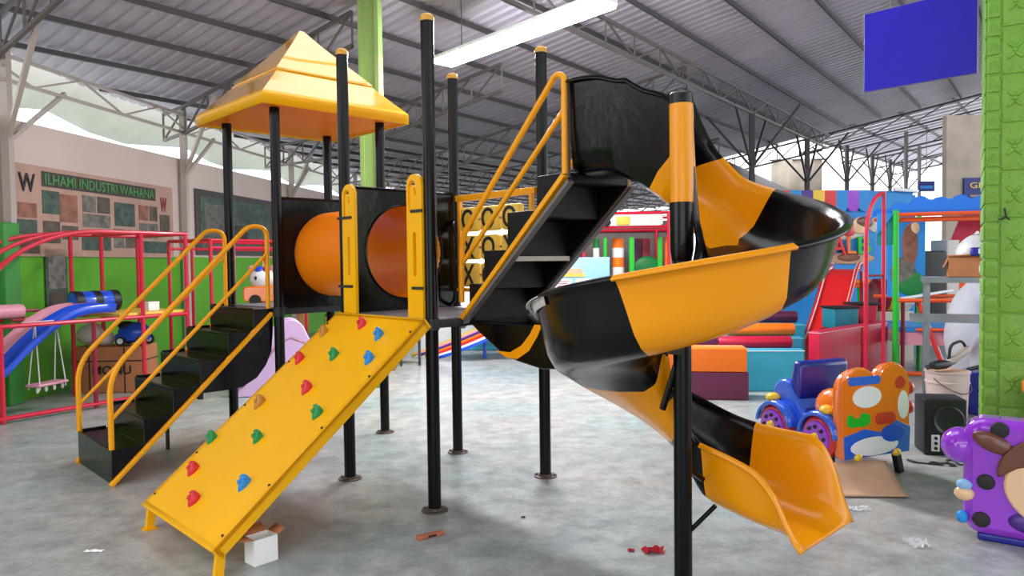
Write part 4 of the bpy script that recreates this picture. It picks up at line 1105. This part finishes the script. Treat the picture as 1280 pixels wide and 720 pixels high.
for x in (-.05, .08):
    b = MB(); b.tube([(x, -.27-.02*math.sin(k), .75+.07*k) for k in range(6)], .018, 6); o = b.build('printed_stripe', 'sack_blue', None); o.parent = sk; o.rotation_euler = (0, 0, -sk.rotation_euler[2])
bag(Vector((5.35, 8.15, .0)), (.26, .2, .80), 'woven_sack', 'shorter white sack under the lower rack shelf', 'sack', 12, 6, 'sack')

# bucket with tools
bk = empty('paint_bucket', Vector((4.20, 7.05, 0)), R(20), 'dirty pinkish white plastic bucket in front of rack leg', 'bucket')
b = MB(); b.lathe([(0, .004), (.165, .004), (.17, .02), (.185, .34), (.193, .345), (.193, .36), (.187, .365), (.19, .44), (.198, .445), (.198, .46), (.18, .46), (.165, .03), (0, .03)], 32); b.build('bucket_body', 'bucket', bk)
b = MB(); b.tube([(.2*math.cos(a), -.2*math.sin(a)*.9-.02, .40-.14*math.sin(a)) for a in [PI*k/10 for k in range(11)]], .005, 6); b.build('handle', 'steel', bk)
b = MB(); b.lathe([(.178, .44), (.178, .455), (0, .462)], 28); b.build('lid', 'carton_pale', bk)
def tool(loc, rz, label, kind):
    e = empty('power_tool', loc, rz, label, 'tool')
    if kind == 0:
        b = MB(); b.lathe([(0, -.13), (.035, -.12), (.045, -.05), (.045, .05), (.03, .10), (.02, .13), (0, .13)], 14, 0, Matrix.Translation((0, 0, .05)) @ Matrix.Rotation(PI/2, 4, 'Y')); b.build('motor_body', 'black_plain', e)
        b = MB(); b.bar((-.05, 0, .05), (-.10, .08, .02), .035, .045); b.build('handle', 'steel_dark', e)
        b = MB(); b.tube([(.12, 0, .05), (.20, 0, .05)], .008, 8); b.build('bit', 'steel', e)
    else:
        b = MB(); b.box((0, 0, .045), (.30, .07, .07), bev=.02, rot=(0, -.55, 0)); b.build('motor_body', 'steel_pale', e)
        b = MB(); b.tube(fillet([(-.10, 0, -.0), (-.08, .0, .16), (.05, 0, .20), (.1, 0, .12)], .05), .014, 8); b.build('handle', 'black_plain', e)
    return e
tool(Vector((4.11, 7.0, .472)), .4, 'black power tool lying across the dirty bucket', 0)
tool(Vector((4.34, 7.12, .54)), .2, 'pale grey angle tool sticking up from the dirty bucket', 1)
e = empty('crate', Vector((4.72, 7.2, 0)), R(-28), 'navy blue crate on the floor between bucket and pillar', 'crate')
b = MB(); b.box((0, 0, .21), (.42, .34, .40), bev=.015); b.build('crate_body', 'blue_navy', e)
b = MB(); b.box((0, 0, .40), (.46, .38, .03), bev=.006); b.build('rim', 'blue_navy', e)
for i in range(3): b = MB(); b.tube([(-.2+.1*i, -.1, .44), (-.05+.1*i, .05, .47+.02*i), (.15, .1, .44)], .02, 8); b.build('cable', 'red_dark' if i == 1 else 'black_plain', e)

# loudspeaker
e = empty('loudspeaker', Vector((3.40, 5.80, 0)), R(-14), 'black box loudspeaker on the floor beside the dirty bucket', 'loudspeaker')
b = MB(); b.box((0, 0, .225), (.30, .27, .44), bev=.012); cb = b.build('cabinet', 'speaker_black', e)
mx = frame_mx((.02, -.137, .28), (1,0,0), (0,0,1))
b = MB(); b.lathe([(.105, 0), (.115, .006), (.105, .012), (.09, .004), (.05, -.03), (.035, -.03), (.03, -.018), (0, -.012)], 28, 0, mx); b.build('woofer', 'cone', e)
b = MB(); b.box((-.07, -.138, .10), (.06, .008, .13), bev=.004); kp = b.build('control_panel', 'white', e)
for z in (.06, .10, .14): b = MB(); b.lathe([(.012, 0), (.012, .012), (0, .014)], 12, 0, frame_mx((-.07, -.142, z), (1,0,0), (0,0,1))); b.build('knob', 'ink', kp)
for x in (-.12, .12):
    for y in (-.1, .1): b = MB(); b.tube([(x, y, 0), (x, y, .012)], .015, 8); b.build('foot', 'ink', e)
rnd = random.Random(9); pts = []
for k in range(26): pts.append((3.05 + .035*k*.8 + rnd.uniform(-.10, .10), 5.50 + rnd.uniform(-.12, .12) - .006*k, .008))
pts = fillet(pts, .06, 3); b = MB(); b.tube(pts, .006, 6); o = b.build('power_cable', 'ink'); tag(o, 'tangled black cable lying on the floor before the loudspeaker', 'cable')

# ================================================================== RIGHT SIDE: RIDE-ON TOYS
def kiddie_car():
    fx, fy = .37, -.93; ang = math.atan2(fy, fx)
    e = empty('ride_on_car', Vector((2.50, 5.08, 0)), ang, 'blue ride-on car with orange picture front panel and purple wheels', 'ride-on toy')
    # local x forward, y to the car's left
    ZB = .17
    pr = [(-.64, ZB+.04), (-.08, ZB), (-.02, ZB+.10), (-.04, .44), (-.16, .52), (-.28, .45), (-.36, .40), (-.44, .50), (-.54, .66), (-.67, .62), (-.72, .42)]
    pf = [(p.x, p.y) for p in fillet([Vector((x, y, 0)) for x, y in pr + [pr[0]]], .08, 4)][:-1]
    b = MB(); b.prism(pf, frame_mx((0, 0, 0), (1,0,0), (0,0,1)), -.26, .26); b.build('body', 'car_blue', e, bevel=.035)
    b = MB(); b.prism([(-.58, .34), (-.46, .34), (-.42, .78), (-.50, .80)], frame_mx((0, 0, 0), (1,0,0), (0,0,1)), -.24, .24); b.build('seat_back', 'blue_navy', e, bevel=.03)
    b = MB(); b.box((-.36, 0, .42), (.20, .44, .06), bev=.02); b.build('seat', 'blue_navy', e)
    # bonnet
    b = MB()
    for y in (-.2, -.07, .07, .2): b.ell((-.14, y, .50), (.15, .10, .14), seg=16, rings=10)
    b.build('bonnet', 'car_orange', e)
    # front panel with double rounded top
    out = [(-.30, ZB+.02), (.29, ZB+.02), (.30, .30), (.30, .62)]
    out += [(.15+.15*math.cos(PI*k/10), .66+.15*math.sin(PI*k/10)) for k in range(11)]
    out += [(-.155+.17*math.cos(PI*k/10), .64+.15*math.sin(PI*k/10)) for k in range(1, 11)]
    out += [(-.315, .30)]
    mx = frame_mx((0, 0, 0), (0,1,0), (0,0,1))
    b = MB(); b.prism(out, mx, -.03, .05); pn = b.build('front_panel', 'car_orange', e, bevel=.018)
    def shape(pts, m, d=.054, nm='painted_shape'): b = MB(); b.prism(pts, mx, .045, d); return b.build(nm, m, pn, bevel=.002)
    shape([(-.30, ZB+.015), (.30, ZB+.015), (.31, .36), (.17, .42), (.05, .34), (-.12, .38), (-.31, .34)], 'car_blue')
    shape(circle2(-.03, .255, .22, 30, .065), 'white_gloss', .058)
    shape(circle2(.14, .33, .11, 24, .06), 'blue', .060)
    shape(rrect(-.28, .40, -.07, .49, .04), 'frame_green', .057)
    shape(circle2(-.10, .60, .13, 26, .075), 'white_gloss', .057)
    shape(rrect(-.27, .685, .02, .745, .03), 'car_blue', .059)
    shape(circle2(.21, .68, .045, 20), 'car_red', .057); shape(circle2(-.20, .50, .04, 20), 'car_orange', .061)
    shape(circle2(.24, .52, .05, 20, .10), 'white_gloss', .057)
    shape(rrect(-.02, .40, .16, .48, .035), 'car_red', .061)
    b = MB(); b.tube([(0.02, x, y) for x, y in out], .016, 8, closed=True); b.build('panel_rim', 'car_orange', e)
    # wheels with purple discs and yellow hubs, mudguards
    for x, sy in ((-.16, -1), (-.60, -1), (-.16, 1), (-.60, 1)):
        y = sy*.29; mw_ = Matrix.Translation((x, y, .30)) @ Matrix.Rotation(-sy*PI/2, 4, 'X')
        b = MB(); b.lathe([(0, -.05), (.13, -.05), (.152, -.03), (.152, .03), (.13, .05), (0, .05)], 28, 0, mw_); wv = b.build('wheel', 'car_red', e)
        b = MB(); b.lathe([(.118, .048), (.112, .062), (0, .066)], 26, 0, mw_); b.build('wheel_disc', 'purple', wv)
        b = MB(); b.lathe([(.035, .06), (.03, .085), (0, .09)], 16, 0, mw_)
        b.build('hub', 'car_yellow', wv)
        for k in range(8): b = MB(); b.ell(mw_ @ Vector((.078*math.cos(k*PI/4), .078*math.sin(k*PI/4), .066)), (.016, .016, .016), seg=8, rings=6); b.build('disc_hole', 'ink', wv)
        b = MB(); rows = []
        for k in range(13):
            a = R(5+170*k/12); rows.append([(x+.185*math.cos(a), y-sy*.07, .30+.185*math.sin(a)), (x+.19*math.cos(a), y+sy*.03, .30+.19*math.sin(a)), (x+.17*math.cos(a), y+sy*.07, .30+.17*math.sin(a))])
        b.grid(rows); b.build('mudguard', 'car_blue', e, solid=.02)
        b = MB(); b.ell((x+.05*(1 if x > -.3 else -1), y, .50), (.05, .06, .035), seg=14, rings=8); b.build('lamp_knob', 'car_yellow', e)
    for y, z in ((.36, .62), (.36, .48)): b = MB(); b.ell((-.02, y, z), (.05, .05, .05), seg=14, rings=10); b.build('side_lamp', 'car_red', e)
    for y in (-.18, .18):
        b = MB(); b.ell((.045, y, ZB+.02), (.03, .04, .03), seg=12, rings=8); b.build('front_lamp', 'car_yellow', e)
    # stand legs
    for x, y, dx, dy in ((-.05, .27, .0, .06), (-.6, .2, -.04, .04), (-.6, -.2, -.04, -.04), (-.22, -.14, .03, -.03)):
        b = MB(); b.bar((x, y, ZB+.06), (x+dx, y+dy, .004), .045, .045); b.build('stand_leg', 'black_plain', e)
    return e
kiddie_car()
# cardboard sheet draped below the car
b = MB(); rows = []
for i in range(9):
    t = i/8; row = []
    for j in range(11):
        s_ = j/10
        p = Vector((2.09+.45*s_, 4.93+.03*s_, .155)).lerp(Vector((2.13+.38*s_, 4.70-.03*s_, .012)), t)
        p.z = .155*(1-t)**1.7 + .010 + .012*math.sin(s_*9+t*3)*(1-t)*t*2; p.x += .05*math.sin(t*2.2)*(s_-.3)
        row.append(p)
    rows.append(row)
b.grid(rows); tag(b.build('cardboard_sheet', 'carton_pale', solid=.006), 'crumpled brown cardboard sheet on the floor under the blue car', 'cardboard')

def purple_ride():
    d = Vector((.80, -.60, 0)); ang = math.atan2(d.y, d.x)
    e = empty('ride_on_toy', Vector((2.86, 3.77, 0)), ang, 'glossy purple ride-on toy with painted round face panel', 'ride-on toy')
    mx = frame_mx((0, 0, 0), (1,0,0), (0,0,1))           # local x right, y up, z towards viewer
    out = rrect(-.45, .03, .50, .67, .10, 8)
    b = MB(); b.prism(out, mx, -.16, .05); b.build('body', 'purple', e, bevel=.05)
    for x, z, r in ((-.47, .50, .095), (.53, .48, .095)): b = MB(); b.ell((x, .03, z), (r, .10, r*1.05)); b.build('side_bulge', 'purple', e)
    b = MB(); b.prism(circle2(.04, .34, .30, 36, .235), mx, .04, .075); fp = b.build('round_panel', 'peach', e, bevel=.012)
    pts = [(.04+.33*math.cos(R(a)), .40+.23*math.sin(R(a))) for a in range(-12, 193, 8)] + [(-.20, .43), (-.12, .46), (-.04, .425), (.05, .46), (.13, .425), (.22, .46), (.29, .42)]
    b = MB(); b.prism(pts, mx, .045, .088); b.build('upper_band', 'brown', fp, bevel=.01)
    b = MB(); b.ell((-.31, -.06, .55), (.10, .025, .05), rot=(0, .4, 0)); b.build('side_patch', 'brown', fp)
    for x, z in ((-.34, .33), (-.36, .12), (-.28, .62), (.42, .2)):
        b = MB(); b.lathe([(.045, .045), (.04, .062), (.03, .066), (0, .066)], 18, 0, mx @ Matrix.Translation((x, z, 0))); b.build('button', 'ink', e)
    for x, z, rx, rz_, mm in ((-.44, .25, .05, .04, 'peach'), (-.44, .30, .04, .03, 'blue_pale'), (-.45, .12, .03, .035, 'blue_sky'), (.05, .10, .16, .07, 'brown'), (-.12, .14, .12, .06, 'purple_dark'), (.0, .17, .07, .05, 'white_gloss')):
        b = MB(); b.ell((x, -.05, z), (rx, .03, rz_), seg=16, rings=10); b.build('painted_shape', mm, e)
    b = MB(); b.box((.02, .06, .02), (.80, .18, .04), bev=.01); b.build('base', 'blue_navy', e)
    b = MB(); b.prism(rrect(.0, .60, .50, .70, .04), mx, -.25, -.16); b.build('back_ridge', 'grass_green', e, bevel=.01)
purple_ride()
e = empty('ride_on_toy', Vector((3.33, 4.22, 0)), R(-30), 'ride-on toy with yellow brim and black band beside green pillar', 'ride-on toy')
b = MB(); b.lathe([(0, .004), (.2, .004), (.22, .1), (.2, .4), (.17, .58), (.18, .64), (0, .64)], 24); b.build('body', 'brown', e)
b = MB(); b.lathe([(.19, .60), (.205, .62), (.21, .72), (.19, .735), (0, .735)], 24); b.build('band', 'ink', e)
b = MB(); b.prism([(p.x, p.y) for p in fillet([Vector(q + (0,)) for q in ((-.30, -.06), (.08, -.12), (.16, .10), (-.04, .16), (-.30, .10), (-.30, -.06))], .06, 4)][:-1], Matrix.Translation((-.02, -.05, 0)), .73, .82); br = b.build('brim', 'car_orange', e, bevel=.03)
b = MB(); b.ell((-.13, -.05, .85), (.045, .06, .07), seg=14, rings=8); b.build('brim_tip', 'car_orange', e)
b = MB(); b.ell((.06, -.02, .84), (.10, .12, .07)); b.build('crown', 'white_gloss', e)

# ================================================================== SMALL THINGS ON THE FLOOR
e = empty('white_box', Vector((-1.335, 3.80, 0)), R(48), 'open white carton box on the floor under the climbing ramp', 'box')
b = MB()
for c, d in (((0, 0, .004), (.13, .10, .006)), ((0, -.05, .07), (.13, .004, .135)), ((0, .05, .07), (.13, .004, .135)), ((-.065, 0, .07), (.004, .10, .135)), ((.065, 0, .07), (.004, .10, .135))): b.box(c, d)
b.build('carton_body', 'paper', e, smooth=False)
for pts in ([(-.065, .05, .137), (.065, .05, .137), (.07, .13, .16), (-.06, .13, .15)], [(-.065, -.05, .137), (-.065, .05, .137), (-.13, .05, .155), (-.14, -.04, .15)], [(.065, -.05, .137), (.065, .05, .137), (.11, .04, .165), (.11, -.05, .16)]):
    b = MB(); b.grid([[pts[0], pts[1]], [pts[3], pts[2]]]); b.build('flap', 'carton', e, solid=.003)
e = empty('wood_offcut', Vector((-.482, 4.105, 0)), R(32), 'short reddish wood offcut on the floor beside a post base', 'wood offcut')
b = MB(); b.box((0, 0, .012), (.165, .035, .022), bev=.003); b.build('block', 'plank', e); b = MB(); b.box((.005, -.018, .013), (.05, .004, .012)); b.build('dark_mark', 'ink', e)
rnd = random.Random(21)
def crumple(name, c, rx, ry, h, m, label, cat, seed, pieces=7):
    rnd = random.Random(seed); b = MB(); n = 9
    rows = []
    for i in range(n):
        rows.append([(c[0] + rx*(i/(n-1)-.5)*2 + rnd.uniform(-.25, .25)*rx/2, c[1] + ry*(j/(n-1)-.5)*2 + rnd.uniform(-.25, .25)*ry/2, .003 + rnd.random()**2*h) for j in range(n)])
    b.grid(rows); o = b.build(name, m, smooth=False, solid=.001); tag(o, label, cat); return o
crumple('red_rag', (.735, 3.85), .055, .03, .03, 'red_rag', 'crumpled red rag on the floor left of the slide pole', 'rag', 2)
crumple('red_scrap', (.62, 3.87), .018, .012, .012, 'red_rag', 'tiny red scrap on the floor left of the red rag', 'scrap', 4)
crumple('plastic_film', (2.17, 3.90), .055, .05, .035, 'clear_film', 'clear crumpled plastic film on the floor by the purple toy', 'plastic film', 6)
crumple('plastic_film', (2.13, 4.47), .06, .035, .02, 'clear_film', 'clear plastic scrap on the floor before the cardboard sheet', 'plastic film', 8)
crumple('paper_scrap', (-2.08, 4.99), .06, .03, .006, 'paper', 'flat white paper scrap on the floor by the lower staircase', 'paper', 10)
crumple('paper_scrap', (-2.30, 3.95), .05, .012, .01, 'paper', 'small white paper strip on floor left of the ramp foot', 'paper', 12)
crumple('wood_chip', (.05, 4.4), .012, .008, .008, 'ink', 'tiny dark chip on the floor between two posts', 'scrap', 14)

# ================================================================== HANGING SIGN AND FAR HALL
sA = Vector((2.885, 6.0, 0)); sB = Vector((3.43, 5.42, 0)); ang = math.atan2(sB.y-sA.y, sB.x-sA.x)
e = empty('hanging_sign', (sA+sB)/2 + Vector((0, 0, 2.90)), ang, 'plain bright blue rectangular board hung from the roof near the pillar', 'sign')
Ls = (sB-sA).length
b = MB(); b.box((0, 0, .31), (Ls, .02, .62)); b.build('board', 'blue_sign', e)
b = MB(); b.tube([(-Ls/2, 0, 0), (Ls/2, 0, 0), (Ls/2, 0, .62), (-Ls/2, 0, .62)], .008, 6, closed=True); b.build('edge_trim', 'galv', e)
for x in (-.2, .22): b = MB(); b.tube([(x, 0, .62), (x, 0, 2.45)], .004, 6); b.build('hanging_wire', 'steel', e)

for i, t in enumerate((15.65, 19.9, 24.3, 28.1, 31.4, 35.0)):
    q = roof_pt(-5.3, t, -.5) if t < TE else roof2(-5.3, t, -.5); x, y, zt = q.x, q.y, q.z
    mb = MB(); mb.bar((x, y, 0), (x, y, zt), .10, .10)
    for dx, dy in ((.6, .8), (-.6, -.8), (.8, -.6), (-.8, .6)):
        mb.bar((x, y, zt-1.15), (x+1.0*dx, y+1.0*dy, zt+.05), .045, .045)
    struct(mb.build('steel_column', 'steel_dark', smooth=False))
for x, y in ((12.9, 24.0), (15.0, 27.0), (13.2, 34.0), (16.5, 36.0)):
    mb = MB(); mb.bar((x, y, 0), (x, y, roof_z(.8*x-.6*y)+.3), .09, .09); struct(mb.build('steel_column', 'frame_green' if y > 30 else 'steel', smooth=False))
for i, x in enumerate((9.3, 10.2, 10.9)):
    mb = MB(); mb.bar((x*1.2, 29.5, 0), (x*1.2, 29.5, 3.9), .14, .14); struct(mb.build('green_column', 'frame_green', smooth=False))
# neighbouring dark lean-to roof, tarpaulin wall and end wall in the far hall
mb = MB(); rows = []
for i in range(2): rows.append([Vector((5.36, 20, 4.5)).lerp(Vector((11.37, 26, 3.31)), i), Vector((4.28, 16, 3.05)).lerp(Vector((8.74, 20, 2.07)), i)])
mb.grid(rows); o = mb.build('lean_to_roof', 'steel_dark', smooth=False, solid=.05); struct(o)
e = empty('tarpaulin', Vector((10.6, 26.2, 3.5)), R(-3), 'grey stained tarpaulin sheet hanging in the far bright hall', 'tarpaulin')
b = MB(); b.grid([[(-1.3+.2*k, .10*math.sin(k*1.7), z) for k in range(10)] for z in (0, .8, 1.6)]); b.build('sheet', 'tarp', e, solid=.02)
b = MB(); b.tube([(-1.35, 0, 1.6), (.6, 0, 1.6)], .03, 8); b.build('rod', 'steel', e)
for x in (-1.35, .55): b = MB(); b.tube([(x, 0, 1.6), (x, 0, 1.9)], .01, 6); b.build('hanging_wire', 'steel', e)
mb = MB(); mb.box((14.0, 20.1, 2.7), (4.3, .2, 5.4)); struct(mb.build('wall_back', 'tarp', smooth=False))
e = empty('wall_board', Vector((12.0, 19.97, 2.55)), 0, 'navy blue notice board with orange heading on the far wall', 'sign')
b = MB(); b.box((.95, 0, .6), (1.3, .05, 1.1)); b.build('board', 'navy_board', e)
text('GRUP', .8, .16, 'gold', e, frame_mx((.85, -.035, .95), (1,0,0), (0,0,1)))
for i in range(3): b = MB(); b.box((.9, -.035, .66-.16*i), (.9, .02, .05)); b.build('text_line', 'banner_pink', e)
e = empty('hanging_sign', Vector((13.85, 24.5, 3.78)), R(-5), 'tiny blue sign hanging far away in the bright opening', 'sign')
b = MB(); b.box((0, 0, .15), (.52, .03, .34)); b.build('board', 'navy_board', e); b = MB(); b.box((0, -.02, .12), (.4, .01, .1)); b.build('printed_panel', 'blue_sky', e)
b = MB(); b.tube([(0, 0, .32), (0, 0, 2.2)], .01, 6); b.build('hanging_wire', 'steel', e)

hk = Vector((2.985, 4.62, 0)) + Matrix.Rotation(R(-31), 3, 'Z') @ Vector((.10, -.012, 1.80))
e = empty('wall_hook', hk, R(-31), 'small black twisted wire hook on the green pillar', 'hook')
b = MB(); b.tube([(0, .008, .05), (.0, -.012, .045), (.006, -.016, .0), (-.02, -.016, -.02), (-.03, -.018, -.012)], .005, 6); b.build('hook_wire', 'ink', e)
b = MB(); b.tube([(.006, -.016, 0), (.025, -.016, -.022)], .005, 6); b.build('hook_tip', 'ink', e)

# ================================================================== LIGHT, CAMERA
w = bpy.data.worlds.new('daylight'); sc.world = w; w.use_nodes = True
bg = w.node_tree.nodes['Background']; bg.inputs[0].default_value = (.93, .97, 1, 1); bg.inputs[1].default_value = 1.6
cam = bpy.data.cameras.new('camera'); co = bpy.data.objects.new('camera', cam); COL.objects.link(co)
cam.sensor_width = 36; cam.lens = 915.3 / 1280 * 36; cam.clip_start = .05; cam.clip_end = 200
pit, roll = .0342, -.0125
fwd = Vector((0, math.cos(pit), -math.sin(pit))); up = Vector((0, math.sin(pit), math.cos(pit))); rt = Vector((1, 0, 0))
r2 = rt*math.cos(roll) + up*math.sin(roll); u2 = -rt*math.sin(roll) + up*math.cos(roll)
mw = Matrix((r2, u2, -fwd)).transposed().to_4x4(); mw.translation = Vector((0, 0, 1.55))
co.matrix_world = mw
sc.camera = co
sc.view_settings.view_transform = 'Standard'; sc.view_settings.look = 'None'; sc.view_settings.gamma = 1; sc.view_settings.use_curve_mapping = False
sc.view_settings.exposure = .95
sc.cycles.use_denoising = True
sc.cycles.max_bounces = 10; sc.cycles.diffuse_bounces = 6
